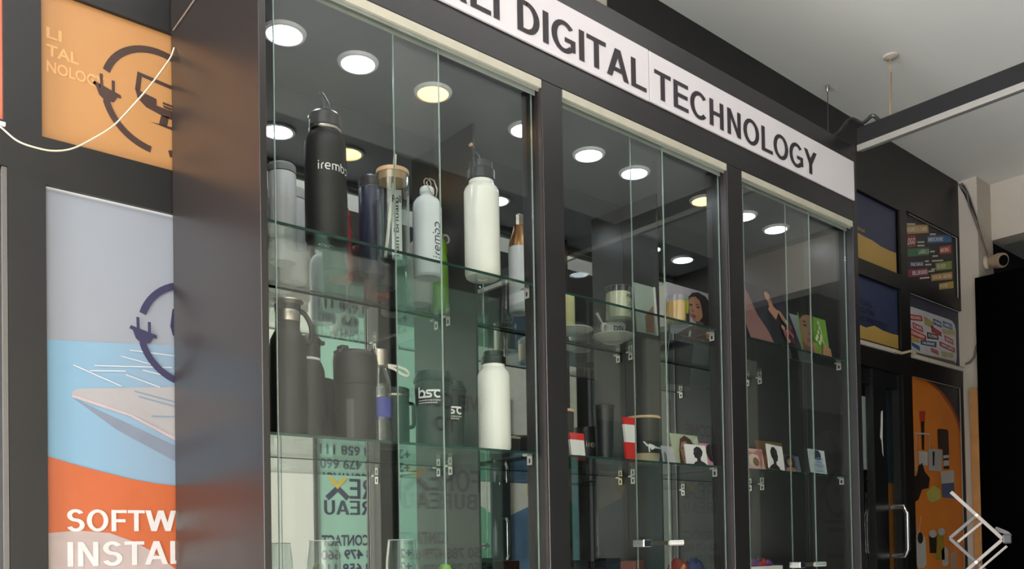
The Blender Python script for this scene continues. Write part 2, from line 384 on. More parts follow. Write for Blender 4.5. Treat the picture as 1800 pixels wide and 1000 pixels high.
mb = MB(); flat(mb, [(3.79, 1.2), (3.92, 1.2), (3.92, 1.727), (3.79, 1.80)], fo); flat(mb, [(3.79, 1.97), (4.33, 1.97), (4.33, 2.05), (3.79, 2.05)], fo)
obj('green_field', mb, mat('green_print', (104, 168, 132), 0.5), t, fix=False)
mb = MB(); flat(mb, [(4.09, 1.2), (4.33, 1.2), (4.33, 1.80), (4.09, 1.71)], fo); obj('blue_field', mb, mat('blue_print', (98, 128, 156), 0.5), t, fix=False)
mb = MB(); flat(mb, [(4.09, 1.97), (4.33, 1.97), (4.33, 2.30), (4.09, 2.30)], lambda u, v: (u, 0.002, v)); obj('teal_field', mb, mat('teal_print', (104, 140, 140), 0.5), t, fix=False)
mb = MB(); flat(mb, ell(4.31, 1.90, 0.05, 0.075), lambda u, v: (u, 0.0024, v)); obj('yellow_spot', mb, mat('yellow_print', (214, 186, 70), 0.5), t, fix=False)
d = struct(obj('door_3', MB().box(3.842, 4.012, YO-0.03, YO+0.02, 0, 2.55), mat('opposite_door_stile', (34, 40, 40), 0.35)))
h = MB().tube([(3.93, YO+0.02, 1.685), (3.93, YO+0.07, 1.685), (3.93, YO+0.085, 1.66), (3.93, YO+0.085, 1.43), (3.93, YO+0.07, 1.405), (3.93, YO+0.02, 1.405)], 0.012, 10)
obj('door_handle', h, CHROME, d, smooth=True); obj('sticker', MB().box(3.91, 3.915, YO+0.02, YO+0.022, 1.93, 2.01), WPAPER, d)
t = thing('teal_banner', 'plain teal banner across the passage, mirrored at the left of the middle bay', 'banner', (-0.09, YO, 0))
obj('sheet', MB().box(4.62, 4.81, -0.004, 0, 0.8, 2.2), mat('teal_film', (96, 136, 138), 0.5), t)
obj('top_panel', MB().box(4.62, 4.81, -0.004, 0, 2.2, 2.9), mat('cream_film', (206, 206, 186), 0.5), t)
t = thing('leaf_logo_poster', 'dark grey poster with a leaf and pointed drop emblem, reflected in the right bay', 'poster', (0, YO, 0))
obj('sheet', MB().box(6.60, 7.42, -0.004, 0, 0.9, 2.50), mat('charcoal_sheet', (66, 66, 64), 0.6), t)
mb = MB(); fn = lambda u, v: (u, 0.0012, v)
flat(mb, rrect(6.68, 7.36, 1.0, 2.44, 0.2, 8), fn); obj('arched_panel', mb, mat('warm_grey_print', (96, 92, 88), 0.6), t, fix=False)
mb = MB(); fn = lambda u, v: (u, 0.0024, v)
flat(mb, [(7.26, 2.22), (7.16, 2.29), (7.03, 2.28), (6.90, 2.22), (7.0, 2.15), (7.13, 2.15)], fn)
stroke(mb, [(7.05, 2.28), (6.99, 2.36), (6.98, 2.42)], 0.04, fn); stroke(mb, [(7.34, 1.86), (7.04, 2.12), (6.76, 1.86)], 0.05, fn)
stroke(mb, arc(7.05, 1.90, 0.19, 180, 360), 0.045, fn); flat(mb, ell(7.05, 1.93, 0.05, 0.04), fn)
for k, (a, b, z) in enumerate([(6.8, 7.3, 1.64), (6.88, 7.22, 1.57), (6.85, 7.25, 1.34), (6.85, 7.25, 1.2), (6.85, 7.25, 1.13)]): flat(mb, [(a, z), (b, z), (b, z+0.03), (a, z+0.03)], fn)
obj('emblem', mb, INK, t, fix=False)
t = thing('grey_notice_board', 'blank grey board high across the passage, reflected at the top of the right bay', 'board', (0, YO, 0))
obj('sheet', MB().box(6.50, 7.45, -0.006, 0, 2.60, 3.0), mat('board_grey', (150, 146, 142), 0.6), t)

# ------------------------------------------------------------------ display cabinet
cab = thing('display_cabinet', 'tall black display cabinet with three glazed bays and mirrored back', 'cabinet', (0,0,0))
MIR = bpy.data.materials.new('tinted_mirror'); MIR.use_nodes = True
nt = MIR.node_tree; nt.nodes.clear(); o_ = nt.nodes.new('ShaderNodeOutputMaterial'); g_ = nt.nodes.new('ShaderNodeBsdfGlossy')
g_.inputs['Roughness'].default_value = 0.0; g_.inputs['Color'].default_value = (0.84, 0.87, 0.855, 1); nt.links.new(g_.outputs[0], o_.inputs[0])
YF, YM = 1.65, 2.105
obj('side_panel', MB().box(0.75, 0.766, YF, 2.156, 0, 3.02), GLOSSB, cab, bevel=0.0015)
obj('side_panel', MB().box(3.155, 3.19, YF, 2.156, 0, 3.02), BLACK, cab, bevel=0.0015)
obj('top_board', MB().box(0.766, 3.155, YF+0.02, YM, 2.7222, 2.742), mat('grey_top_board', (100, 101, 110), 0.5, var=0.08, scale=5), cab)
obj('roof_board', MB().box(0.766, 3.155, YF+0.02, YM, 3.0, 3.02), BLACK, cab)
obj('header_board', MB().box(0.766, 3.155, YF, YF+0.02, 2.722, 3.02), BLACK, cab, bevel=0.002)
obj('mirror_back', MB().box(0.767, 3.154, YM, YM+0.006, 0.8, 2.722), MIR, cab)
obj('plinth', MB().box(0.766, 3.155, YF, YM, 0.0, 0.82), BLACK, cab)
WOODP = mat('brown_post_face', (62, 50, 44), 0.35, var=0.12, scale=8)
for xa, xb in ((1.536, 1.609), (2.347, 2.428)):
    obj('post', MB().box(xa, xb, YF, YF+0.085, 0.82, 2.722), BLACK, cab, bevel=0.002)
    obj('edge_strip', MB().box(xa-0.004, xa, YF+0.002, YF+0.012, 0.82, 2.70), mat('brown_edging', (40, 33, 31), 0.4), cab)
    obj('rear_divider', MB().box(xa, xa+0.008, 1.948, YM-0.0005, 0.82, 2.722), INNER, cab)
BAYS = [(0.768, 1.534), (1.611, 2.345), (2.430, 3.153)]
DOORS = [((0.790, 1.215), (1.094, 1.527)), ((1.614, 2.045), (1.915, 2.344)), ((2.455, 2.868), (2.735, 3.152))]
for (a, b) in BAYS:
    r = obj('sliding_track', MB().box(a, b, YF+0.0002, YF+0.008, 2.700, 2.7215), ALU, cab)
    obj('track_groove', MB().box(a, b, YF+0.010, YF+0.040, 2.704, 2.7215).box(a, b, YF+0.0095, YF+0.012, 2.694, 2.704).box(a, b, YF+0.026, YF+0.028, 2.690, 2.704), mat('grey_aluminium', (150, 156, 148), 0.4), r)
for (A, B) in DOORS:
    for (a, b), y in ((A, YF+0.016), (B, YF+0.031)):
        d = obj('glass_door', MB().box(a+0.002, b-0.002, y, y+0.005, 0.83, 2.698), PANE, cab)
        for ex in (a, b-0.0021): obj('polished_edge', MB().box(ex, ex+0.0018, y+0.0005, y+0.0045, 0.83, 2.698), GEDGE, d)
SHZ = (2.185, 1.7385, 1.292)
for z in SHZ:
    for (a, b) in BAYS:
        s = obj('glass_shelf', MB().box(a+0.002, b-0.002, 1.692, 2.092, z, z+0.006), SHELFG, cab)
        obj('front_edge', MB().box(a+0.002, b-0.002, 1.6895, 1.692, z, z+0.006), GEDGED, s)
        obj('rear_edge', MB().box(a+0.002, b-0.002, 2.092, 2.0945, z, z+0.006), GEDGED, s)
        for x, sx in ((a+0.001, 1), (b-0.001, -1)):
            for y in (1.72, 2.075):
                c = MB(); x0_, x1_ = min(x, x+sx*0.003), max(x, x+sx*0.003)
                for q in ((y-0.009, y-0.004, z-0.026, z-0.003), (y+0.004, y+0.009, z-0.026, z-0.003), (y-0.004, y+0.004, z-0.026, z-0.021), (y-0.004, y+0.004, z-0.009, z-0.003)): c.box(x0_, x1_, *q)
                c.box(min(x, x+sx*0.018), max(x, x+sx*0.018), y-0.009, y+0.009, z-0.003, z-0.0005)
                obj('shelf_clip', c, mat('nickel', (214, 212, 206), 0.35, 0.6), s)
sg = thing('sign_board', 'long white fascia sign with dark capital lettering over the cabinet', 'sign', (0, YF-0.0006, 2.80))
SIGNM = mat('sign_film', (210, 203, 207), 0.45, var=0.015, scale=4)
obj('sign_panel', MB().box(0.77, 1.960, -0.006, 0, 0, 0.152), SIGNM, sg, bevel=0.0008)
obj('sign_panel', MB().box(1.963, 3.160, -0.006, 0, 0.001, 0.151), SIGNM, sg, bevel=0.0008)
block_lettering('lettering', lambda u, v: (u, -0.0072, v - 2.80), [('KIGALI', 0.975, 2.8195, 0.42, 0.0845), ('DIGITAL', 1.437, 2.8195, 0.512, 0.0845), ('TECHNOLOGY', 1.981, 2.8195, 0.907, 0.0845)], INK, sg)
COOL, WARM = emitter('cool_lamp', (0.86, 0.93, 1.0), 34), emitter('warm_lamp', (1.0, 0.56, 0.14), 9)
RING = mat('lamp_trim', (232, 232, 240), 0.45)
LAMPS = [(0.918, 0, 'leftmost, in the corner of the first bay'), (1.117, 0, 'second from the left end of the row'), (1.347, 1, 'the only warm one in the first bay'), (1.677, 0, 'half hidden behind the first post'),
         (1.942, 0, 'left one of the middle bay pair'), (2.156, 0, 'right one of the middle bay pair'), (2.526, 1, 'by the second post in the middle bay'), (2.768, 0, 'at the left edge of the right bay'), (2.983, 0, 'rightmost, alone in the right bay')]
for x, wm, wh in LAMPS:
    t = thing('recessed_light', '%s round recessed light, %s' % ('warm yellow' if wm else 'cool white', wh), 'ceiling light', (x, 1.877, 2.7215), group='recessed lights along the cabinet top')
    obj('trim_ring', MB().lathe([(0.040, -0.001), (0.042, -0.0075), (0.049, -0.006), (0.052, 0.0)], 36, close=False), RING, t, smooth=True)
    obj('lamp_lens', MB().lathe([(0.0401, 0.0), (0.0399, -0.0045), (0.0, -0.0055)], 32), WARM if wm else COOL, t, smooth=True)
def lock(x0, x1, z, label):
    t = thing('showcase_lock', label, 'lock', (x0, YF, z))
    L = x1 - x0
    obj('edge_hook', MB().box(-0.012, 0.022, -0.002, 0.04, -0.011, 0.011), CHROME, t, bevel=0.002)
    obj('ratchet_bar', MB().box(0.02, L, 0.006, 0.012, -0.006, 0.006), STEEL, t)
    obj('lock_barrel', MB().tube([(L-0.025, 0.010, 0), (L+0.012, -0.012, 0)], 0.0095, 14), CHROME, t, smooth=True)
lock(1.915, 2.055, 1.4985, 'chrome sliding door lock across the middle bay glass')
lock(2.737, 2.86, 1.4125, 'chrome sliding door lock low on the right bay glass')

# frame beam and wires overhead
bt = thing('overhead_beam', 'black hanging beam with pale light strip running out from cabinet top corner', 'beam', (3.2, 1.62, 3.03))
obj('beam_body', MB().box(0, 0.05, -2.1, 0.03, 0, 0.066), mat('beam_black', (8, 8, 9), 0.95), bt, bevel=0.002)
obj('strip_channel', MB().box(0.0, 0.012, -2.1, 0.03, -0.024, -0.0005), mat('strip_white', (118, 115, 110), 0.6), bt)
obj('strip_lens', MB().box(0.012, 0.04, -2.1, 0.03, -0.016, -0.0005), mat('strip_grey', (104, 102, 98), 0.5), bt)
t = thing('suspension_wire', 'yellowish ceiling wire from a white ceiling rose down to the black beam', 'wire', (3.753, 1.77, CEIL))
obj('ceiling_rose', MB().lathe([(0.034, 0), (0.03, -0.006), (0.008, -0.012), (0.0, -0.013)], 20), WPLAST, t, smooth=True)
obj('wire', MB().tube([(0, 0, -0.008), (-0.02, 0, -0.06), (-0.01, -0.005, -0.08), (-0.535, -0.245, -0.532)], 0.0035, 6), mat('wire_tan', (158, 132, 92), 0.6), t, smooth=True)
t = thing('suspension_rod', 'thin dark wire with steel ceiling hook behind the fascia sign', 'wire', (3.76, 2.075, CEIL))
obj('ceiling_hook', MB().lathe([(0.008, 0), (0.008, -0.02), (0.004, -0.03), (0, -0.031)], 12), STEEL, t, smooth=True)
obj('wire', MB().tube([(0, 0, -0.03), (-0.55, -0.30, -0.535)], 0.002, 6), mat('wire_dark', (70, 66, 62), 0.5), t)
if True:
    pts = [(3.05, 1.80, 3.0285), (3.12, 1.70, 3.06), (3.17, 1.66, 3.125), (3.21, 1.63, 3.112), (3.23, 1.60, 3.135), (3.235, 1.575, 3.106)]
    tag(obj('cable_loop', MB().tube(flow(pts), 0.007, 7), BPLAS, smooth=True), 'black cable looped over the corner where beam meets cabinet', 'cable')

# ------------------------------------------------------------------ posters and doors in the recessed wall
def layer(y): return lambda u, v: (u, y, v)
def poster(name, label, cat, x0, x1, z0, z1, m, y=YW+0.018):
    t = thing(name, label, cat, (0, y, 0)); obj('sheet', MB().box(x0, x1, 0, 0.004, z0, z1), m, t); return t
def pieces(t, y, items):
    for nm, m, polys in items:
        mb = MB()
        for p in polys: flat(mb, p, layer(y))
        obj(nm, mb, m, t, fix=False)
BROWN = mat('dark_brown_print', (66, 46, 40), 0.5, var=0.03)
def plug_logo(t, cx, cz, m, light, y):
    fn = layer(y)
    for a0, a1, n_ in ((52, 163, 18), (192, 262, 14), (282, 352, 12)): obj('logo_arc', stroke(MB(), arc(cx, cz, 0.125, a0, a1, n_), [0.007 if a0 == 192 else 0.0165]+[0.0165]*n_, fn), m, t, fix=False)
    mb = MB(); px, pz = cx-0.117, cz-0.008                              # plug head on the end of the ring
    flat(mb, [(px-0.030, pz+0.012), (px+0.030, pz-0.004), (px+0.031, pz-0.012), (px+0.022, pz-0.012), (px+0.014, pz-0.026), (px-0.004, pz-0.030), (px-0.019, pz-0.018), (px-0.026, pz+0.001), (px-0.034, pz+0.004)], fn)
    stroke(mb, [(px-0.013, pz), (px-0.014, pz+0.034)], 0.007, fn); stroke(mb, [(px+0.013, pz-0.006), (px+0.013, pz+0.026)], 0.007, fn)
    obj('logo_plug', mb, m, t, fix=False)
    mb = MB(); x, z = cx-0.048, cz+0.060
    for q in ([(x, z), (x+0.115, z-0.012), (x+0.115, z-0.022), (x+0.010, z-0.010)], [(x, z), (x+0.010, z-0.010), (x+0.006, z-0.046), (x-0.006, z-0.046)],
              [(x-0.006, z-0.044), (x+0.045, z-0.054), (x+0.045, z-0.070), (x+0.115, z-0.076), (x+0.115, z-0.10), (x+0.060, z-0.092), (x+0.02, z-0.082), (x, z-0.066)],
              [(x+0.030, z-0.115), (x+0.11, z-0.112), (x+0.11, z-0.124)], [(x+0.056, z-0.09), (x+0.075, z-0.09), (x+0.07, z-0.115), (x+0.05, z-0.115)],
              [(x+0.060, z-0.056), (x+0.082, z-0.058), (x+0.082, z-0.063), (x+0.060, z-0.062)], [(x+0.060, z-0.064), (x+0.082, z-0.066), (x+0.080, z-0.072), (x+0.063, z-0.070)]): flat(mb, q, fn)
    obj('logo_laptop', mb, m, t, fix=False)
t = poster('orange_poster', 'orange poster with dark plug and laptop emblem at upper left', 'poster', 0.461, 1.12, 2.445, 2.79, mat('orange_film', (182, 131, 80), 0.5, var=0.02, scale=4), YW+0.012)
plug_logo(t, 0.722, 2.612, BROWN, None, -0.0006)
lettering('reflection_lettering', layer(-0.0006), [('LI', 0.474, 2.682, 0.032, 0.026), ('TAL', 0.474, 2.642, 0.068, 0.026), ('NOLOGY', 0.474, 2.604, 0.125, 0.026)], mat('reflection_orange', (214, 160, 102), 0.5), t, 0.02)  # faint reflected lettering, painted onto the sheet in paler orange
t = poster('laptop_poster', 'tall grey and blue poster of a laptop with orange wave and white lettering', 'poster', 0.468, 1.12, 0.5, 2.337,
           printed('laptop_poster_ink', 2, [(0.5, (136, 131, 133)), (1.9, (142, 134, 134)), (2.08, (140, 134, 136)), (2.22, (128, 131, 143)), (2.29, (132, 136, 147)), (2.337, (142, 147, 156))], 0.45), YW+0.012)
mb = MB(); flat(mb, [(0.4685, 1.66), (1.118, 1.66), (1.118, 2.045), (0.4685, 1.985)], layer(-0.0004))
obj('blue_field', mb, printed('sky_blue_ink', 0, [(0.46, (118, 160, 186)), (0.60, (122, 158, 182)), (0.68, (134, 150, 168)), (0.80, (144, 144, 154)), (1.12, (142, 140, 148))], 0.45, 0.08), t, fix=False)
pieces(t, -0.0008, [('laptop_shadow', mat('shade_print', (118, 126, 140), 0.5), [[(0.523, 1.858), (0.66, 1.80), (0.86, 1.72), (0.80, 1.70), (0.62, 1.79)]])])
pieces(t, -0.0012, [('laptop_body', mat('laptop_print', (160, 156, 156), 0.45, var=0.05, scale=9), [[(0.520, 1.871), (0.535, 1.880), (0.76, 1.908), (1.10, 1.94), (1.10, 1.66), (0.76, 1.776), (0.65, 1.828), (0.56, 1.850), (0.524, 1.860)]])])
mb = MB(); stroke(mb, [(0.522, 1.862), (0.56, 1.852), (0.65, 1.828), (0.76, 1.776), (0.86, 1.738)], [0.006, 0.007, 0.006, 0.008, 0.008], layer(-0.0016)); obj('laptop_edge', mb, mat('pink_edge_print', (178, 160, 162), 0.5), t, fix=False)
mb = MB()
for a, b in (((0.66, 1.887), (0.80, 1.862)), ((0.67, 1.875), (0.80, 1.85)), ((0.70, 1.83), (0.80, 1.835))): stroke(mb, [a, b], 0.003, layer(-0.0016))
obj('keyboard_lines', mb, mat('blue_grey_print', (116, 138, 158), 0.5), t, fix=False)
mb = MB()
for a, b in (((0.56, 1.925), (0.64, 1.933)), ((0.57, 1.938), (0.75, 1.955)), ((0.63, 1.968), (0.70, 1.957)), ((0.65, 1.985), (0.76, 1.985)), ((0.525, 1.934), (0.63, 1.896)), ((0.64, 1.925), (0.72, 1.903)), ((0.68, 1.94), (0.76, 1.93))): stroke(mb, [a, b], 0.0028, layer(-0.0016))
obj('circuit_lines', mb, mat('glow_line_print', (190, 192, 198), 0.5), t, fix=False)
pieces(t, -0.0020, [('orange_wave', mat('vivid_orange_print', (182, 92, 52), 0.45, var=0.03), [[(0.4685, 1.720), (0.52, 1.705), (0.58, 1.690), (0.65, 1.674), (0.71, 1.665), (0.76, 1.661), (0.85, 1.662), (1.118, 1.70), (1.118, 0.51), (0.4685, 0.51)]])])
pieces(t, -0.0024, [('grey_wave', mat('pinkish_grey_print', (172, 154, 150), 0.45), [[(0.4685, 1.545), (0.53, 1.551), (0.60, 1.545), (0.66, 1.522), (0.70, 1.498), (0.757, 1.452), (0.84, 1.37), (0.92, 1.25), (0.92, 0.51), (0.4685, 0.51)]])])
plug_logo(t, 0.800, 2.042, mat('indigo_print', (52, 48, 78), 0.5), None, -0.0024)
block_lettering('lettering', layer(-0.0030), [('SOFTWARE', 0.505, 1.549, 0.389, 0.0505), ('INSTALLATION', 0.505, 1.468, 0.56, 0.0565)], mat('soft_white_print', (206, 200, 198), 0.5), t)
poster('red_poster', 'sliver of a salmon red poster at the upper left edge', 'poster', -0.30, 0.385, 2.459, 2.80, mat('salmon_film', (206, 112, 84), 0.5), YW+0.012)
d = struct(obj('door_1', MB().box(-0.615, 0.388, YW+0.0125, YW+0.05, 0.0, 2.352), mat('smoked_door', (58, 58, 62), 0.25, spec=0.6)))
obj('door_frame', MB().box(0.381, 0.391, YW+0.002, YW+0.012, 0.0, 2.356), mat('door_frame_edge', (96, 92, 88), 0.4), d)

NAVYF, GOLDF = mat('navy_film', (58, 62, 92), 0.5, var=0.05, scale=3), mat('gold_film', (196, 158, 84), 0.5, var=0.08, scale=4)
def navy_gold(label, z0, z1, zl, zr, text):
    t = poster('navy_gold_poster', label, 'poster', 4.02, 4.625, z0, z1, NAVYF if not text else mat('navy_film_bluer', (48, 58, 94), 0.5, var=0.05))
    pieces(t, -0.0008, [('gold_wave', GOLDF, [[(4.022, zl+0.02), (4.20, zl), (4.27, zl-0.006), (4.36, zr+0.012), (4.45, zr), (4.55, zr-0.003), (4.622, zr), (4.622, z0+0.002), (4.022, z0+0.002)]])])
    return t
t = navy_gold('plain navy and gold poster, upper one just right of the cabinet', 2.925, 3.275, 3.065, 3.045, False)
lettering('lettering', layer(-0.0014), [('digital', 4.14, 3.08, 0.14, 0.02)], GOLDF, t, 0.01)
t = navy_gold('navy and gold poster with dark lettering, lower one right of the cabinet', 2.515, 2.845, 2.592, 2.598, True)
block_lettering('lettering', layer(-0.0014), [('KIGALI', 4.165, 2.698, 0.175, 0.027), ('DIGITAL', 4.165, 2.658, 0.215, 0.027), ('TECHNOLOGY', 4.165, 2.615, 0.345, 0.027)], mat('deep_navy_print', (26, 26, 44), 0.5), t)
t = poster('word_block_poster', 'dark poster of slanted coloured word blocks at upper right', 'poster', 4.72, 5.395, 2.925, 3.295, mat('charcoal_film', (44, 42, 46), 0.5))
def quad_word(t, nm, colour, q, word, tc=WINK, y=-0.0008, pad=0.10, hgt=0.5, side=(0.0, 1.0)):
    mb = MB(); flat(mb, q, layer(y)); obj(nm, mb, mat('print_%d_%d_%d' % colour, colour, 0.5), t, fix=False)
    if word:
        a, dl, c, b = [Vector(p) for p in q]                                # lower left, upper left, upper right, lower right
        def fn(u, v):
            p = (a*(1-u) + b*u)*(1-v) + (dl*(1-u) + c*u)*v; return (p.x, y-0.0006, p.y)
        mb = MB(); put_block(mb, word, fn, side[0]+pad*(side[1]-side[0]), (1-hgt)/2, (side[1]-side[0])*(1-2*pad), hgt); obj('word', mb, tc, t, fix=False)
PALE = mat('pale_print', (200, 196, 188), 0.5)
for c, q, wd, sd in [((190, 146, 82), [(4.722, 3.169), (4.723, 3.218), (5.022, 3.292), (5.026, 3.245)], 'BUSINESS CARD', (0, 1)),
                 ((152, 56, 58), [(4.722, 3.094), (4.723, 3.16), (4.863, 3.198), (4.863, 3.131)], 'LOGO', (0.05, 1)),
                 ((58, 104, 160), [(5.005, 3.18), (5.002, 3.22), (5.336, 3.303), (5.333, 3.257)], 'BROCHURE', (0, 0.68)),
                 ((66, 116, 80), [(4.722, 3.043), (4.722, 3.088), (5.025, 3.161), (5.025, 3.117)], 'LABELS', (0.52, 1.02)),
                 ((190, 70, 50), [(5.163, 3.151), (5.163, 3.193), (5.325, 3.238), (5.325, 3.191)], 'MENU', (0, 0.85)),
                 ((54, 50, 82), [(4.722, 2.981), (4.722, 3.02), (4.951, 3.07), (4.953, 3.034)], 'PACKAGE', (0.25, 1.02)),
                 ((140, 160, 72), [(5.108, 3.043), (5.105, 3.086), (5.326, 3.144), (5.326, 3.096)], 'FLYER', (0.05, 0.65)),
                 ((138, 50, 72), [(4.722, 2.93), (4.722, 2.973), (5.007, 3.04), (5.011, 2.996)], 'BILLBOARD', (0.25, 1)),
                 ((190, 146, 66), [(5.045, 2.971), (5.042, 3.008), (5.329, 3.08), (5.331, 3.036)], 'SOCIAL MEDIA', (0, 1)),
                 ((196, 160, 74), [(5.146, 2.939), (5.145, 2.975), (5.342, 3.026), (5.343, 2.985)], 'POSTER', (0, 0.6))]:
    quad_word(t, 'word_block', c, q, wd, hgt=0.52, pad=0.06, side=sd)
mb = MB(); put = [((4.88, 3.155), 0.09), ((4.88, 3.135), 0.09), ((5.04, 3.135), 0.06), ((5.07, 3.115), 0.07), ((4.97, 3.065), 0.05), ((4.97, 3.045), 0.08), ((5.06, 3.085), 0.15), ((5.05, 3.035), 0.05), ((5.01, 3.015), 0.08), ((4.90, 2.955), 0.12), ((5.04, 3.235), 0.08), ((4.74, 3.225), 0.12)]
for (x, z), L in put: flat(mb, [(x, z), (x+L, z+L*0.23), (x+L, z+L*0.23+0.009), (x, z+0.009)], layer(-0.0008))
stuff(obj('small_print', mb, PALE, t, fix=False))
t = poster('word_tag_poster', 'white poster of scattered coloured word tags, lower right of the four', 'poster', 4.735, 5.40, 2.515, 2.852, mat('dusk_film', (60, 60, 78), 0.5))
mb = MB(); flat(mb, [(4.7355, 2.505+0.012), (4.7355, 2.776), (4.80, 2.781), (5.25, 2.785), (5.31, 2.782), (5.345, 2.765), (5.36, 2.735), (5.36, 2.565), (5.35, 2.54), (5.32, 2.522)], layer(-0.0005)); obj('white_field', mb, mat('soft_white_film', (196, 194, 198), 0.5), t, fix=False)
TG = dict(a=((176, 52, 66), [(4.740, 2.701), (4.737, 2.734), (4.914, 2.749), (4.921, 2.719)], 'BROCHURES'), b=((170, 64, 70), [(4.798, 2.664), (4.794, 2.697), (4.916, 2.689), (4.926, 2.657)], 'FLIERS'),
 c=((186, 50, 58), [(4.752, 2.618), (4.752, 2.661), (4.961, 2.644), (4.96, 2.614)], 'STATIONERY'), d=((168, 150, 96), [(4.941, 2.706), (4.938, 2.753), (5.049, 2.737), (5.062, 2.698)], ''),
 e=((62, 86, 136), [(5.058, 2.724), (5.053, 2.758), (5.159, 2.754), (5.167, 2.72)], 'PENS'), f=((78, 110, 150), [(5.183, 2.73), (5.179, 2.764), (5.305, 2.762), (5.313, 2.728)], 'LABELS'),
 g=((60, 56, 62), [(4.973, 2.63), (4.969, 2.667), (5.117, 2.671), (5.121, 2.643)], 'FLYERS'), h=((176, 66, 72), [(5.029, 2.675), (5.026, 2.712), (5.156, 2.694), (5.163, 2.667)], ''),
 i=((190, 168, 130), [(5.171, 2.686), (5.17, 2.716), (5.346, 2.729), (5.344, 2.7)], ''), j=((180, 76, 80), [(5.202, 2.652), (5.197, 2.682), (5.317, 2.671), (5.321, 2.640)], 'BAGS'),
 k=((176, 152, 96), [(4.759, 2.586), (4.755, 2.614), (4.871, 2.618), (4.875, 2.589)], ''), l=((60, 92, 140), [(4.78, 2.563), (4.776, 2.584), (4.877, 2.572), (4.876, 2.545)], ''),
 m=((54, 78, 116), [(4.889, 2.584), (4.885, 2.610), (5.089, 2.626), (5.087, 2.595)], 'CALENDARS'), n=((172, 60, 70), [(5.132, 2.610), (5.128, 2.637), (5.34, 2.624), (5.338, 2.595)], 'ENVELOPES'),
 o=((190, 96, 100), [(5.017, 2.561), (5.013, 2.585), (5.111, 2.577), (5.116, 2.553)], ''), p=((176, 168, 128), [(5.154, 2.551), (5.149, 2.581), (5.311, 2.590), (5.31, 2.562)], ''))
for k, (c, q, wd) in TG.items(): quad_word(t, 'word_tag', c, q, wd, hgt=0.5, y=-0.0010)
pieces(t, -0.0008, [('brown_foot', mat('brown_foot_print', (128, 106, 84), 0.5), [[(4.7355, 2.517), (4.7355, 2.53), (5.33, 2.545), (5.34, 2.53), (5.32, 2.518)]])])
t = poster('merchandise_poster', 'orange poster of printed bottles, bags and gifts beside the glass door', 'poster', 4.735, 5.385, 0.5, 2.39, mat('deep_orange_film', (206, 118, 44), 0.5, var=0.06, scale=3))
GREYP, DKP = mat('grey_print', (176, 172, 170), 0.5), mat('near_black_print', (36, 28, 26), 0.5)
pieces(t, -0.0006, [('rust_curve', mat('rust_print', (158, 70, 34), 0.5), [[(4.85, 2.388), (4.95, 2.385), (5.108, 2.342), (5.255, 2.262), (5.34, 2.18), (5.383, 2.12), (5.383, 2.388)]])])
pieces(t, -0.0010, [('dark_corner', mat('dark_corner_print', (52, 48, 52), 0.5), [[(4.96, 2.389), (5.06, 2.375), (5.16, 2.34), (5.257, 2.29), (5.346, 2.215), (5.384, 2.17), (5.384, 2.389)]])])
pieces(t, -0.0012, [('red_pen', mat('red_print', (176, 52, 40), 0.5), [[(4.848, 2.206), (4.925, 2.212), (4.916, 2.154), (4.851, 2.149)]]), ('pen_neck', DKP, [[(4.862, 2.15), (4.910, 2.153), (4.898, 1.993), (4.87, 1.992)]]),
   ('badge', GREYP, [[(4.827, 1.983), (4.94, 1.983), (4.935, 1.906), (4.829, 1.907)]]), ('tall_cup', DKP, [[(5.07, 2.118), (5.09, 2.126), (5.20, 2.130), (5.217, 2.12), (5.218, 2.019), (5.217, 1.899), (5.14, 1.896), (5.132, 2.011), (5.074, 2.01)]]),
   ('mug', mat('mug_print', (160, 158, 158), 0.5), [[(4.946, 1.996), (5.02, 2.008), (5.132, 2.001), (5.109, 1.881), (4.948, 1.881)]]), ('blue_box', mat('steel_blue_print', (66, 84, 116), 0.5), [[(5.108, 1.81), (5.278, 1.822), (5.277, 1.728), (5.115, 1.731)]]),
   ('box_lid', GREYP, [[(5.103, 1.881), (5.278, 1.895), (5.278, 1.822), (5.108, 1.81)]]), ('dark_gadgets', DKP, [[(4.75, 1.829), (4.80, 1.85), (4.822, 1.90), (4.87, 1.92), (4.90, 1.87), (4.96, 1.837), (4.941, 1.78), (4.86, 1.77), (4.812, 1.712), (4.77, 1.70), (4.744, 1.73)]]),
   ('lime_bag', mat('lime_print', (176, 168, 84), 0.5), [[(4.912, 1.752), (5.00, 1.80), (5.088, 1.776), (5.094, 1.724), (4.99, 1.70), (4.938, 1.708)]]),
   ('white_tag', GREYP, [[(4.758, 1.48), (4.775, 1.515), (4.801, 1.523), (4.85, 1.52), (4.884, 1.50), (4.889, 1.352), (4.86, 1.335), (4.79, 1.335), (4.759, 1.356)]]),
   ('brown_bottle', DKP, [[(4.927, 1.523), (5.029, 1.529), (5.022, 1.413), (4.935, 1.414)]]), ('olive_bottle', mat('olive_print', (150, 124, 40), 0.5), [[(5.044, 1.542), (5.12, 1.541), (5.123, 1.372), (5.005, 1.375)]]),
   ('pale_pouch', GREYP, [[(5.082, 1.425), (5.13, 1.45), (5.172, 1.43), (5.173, 1.344), (5.13, 1.335), (5.092, 1.34)]]), ('pale_jar', mat('beige_print', (170, 140, 120), 0.5), [[(5.196, 1.409), (5.289, 1.421), (5.289, 1.317), (5.196, 1.32)]])])
fn = layer(-0.0016)
for pts_, wd_ in (([(4.792, 1.87), (4.80, 2.08), (4.966, 2.086), (4.963, 1.99)], 0.012), ([(4.805, 1.53), (4.836, 1.62)], 0.01), ([(4.79, 1.52), (4.755, 1.61)], 0.007)): obj('lanyard', stroke(MB(), pts_, wd_, fn), GREYP, t, fix=False)
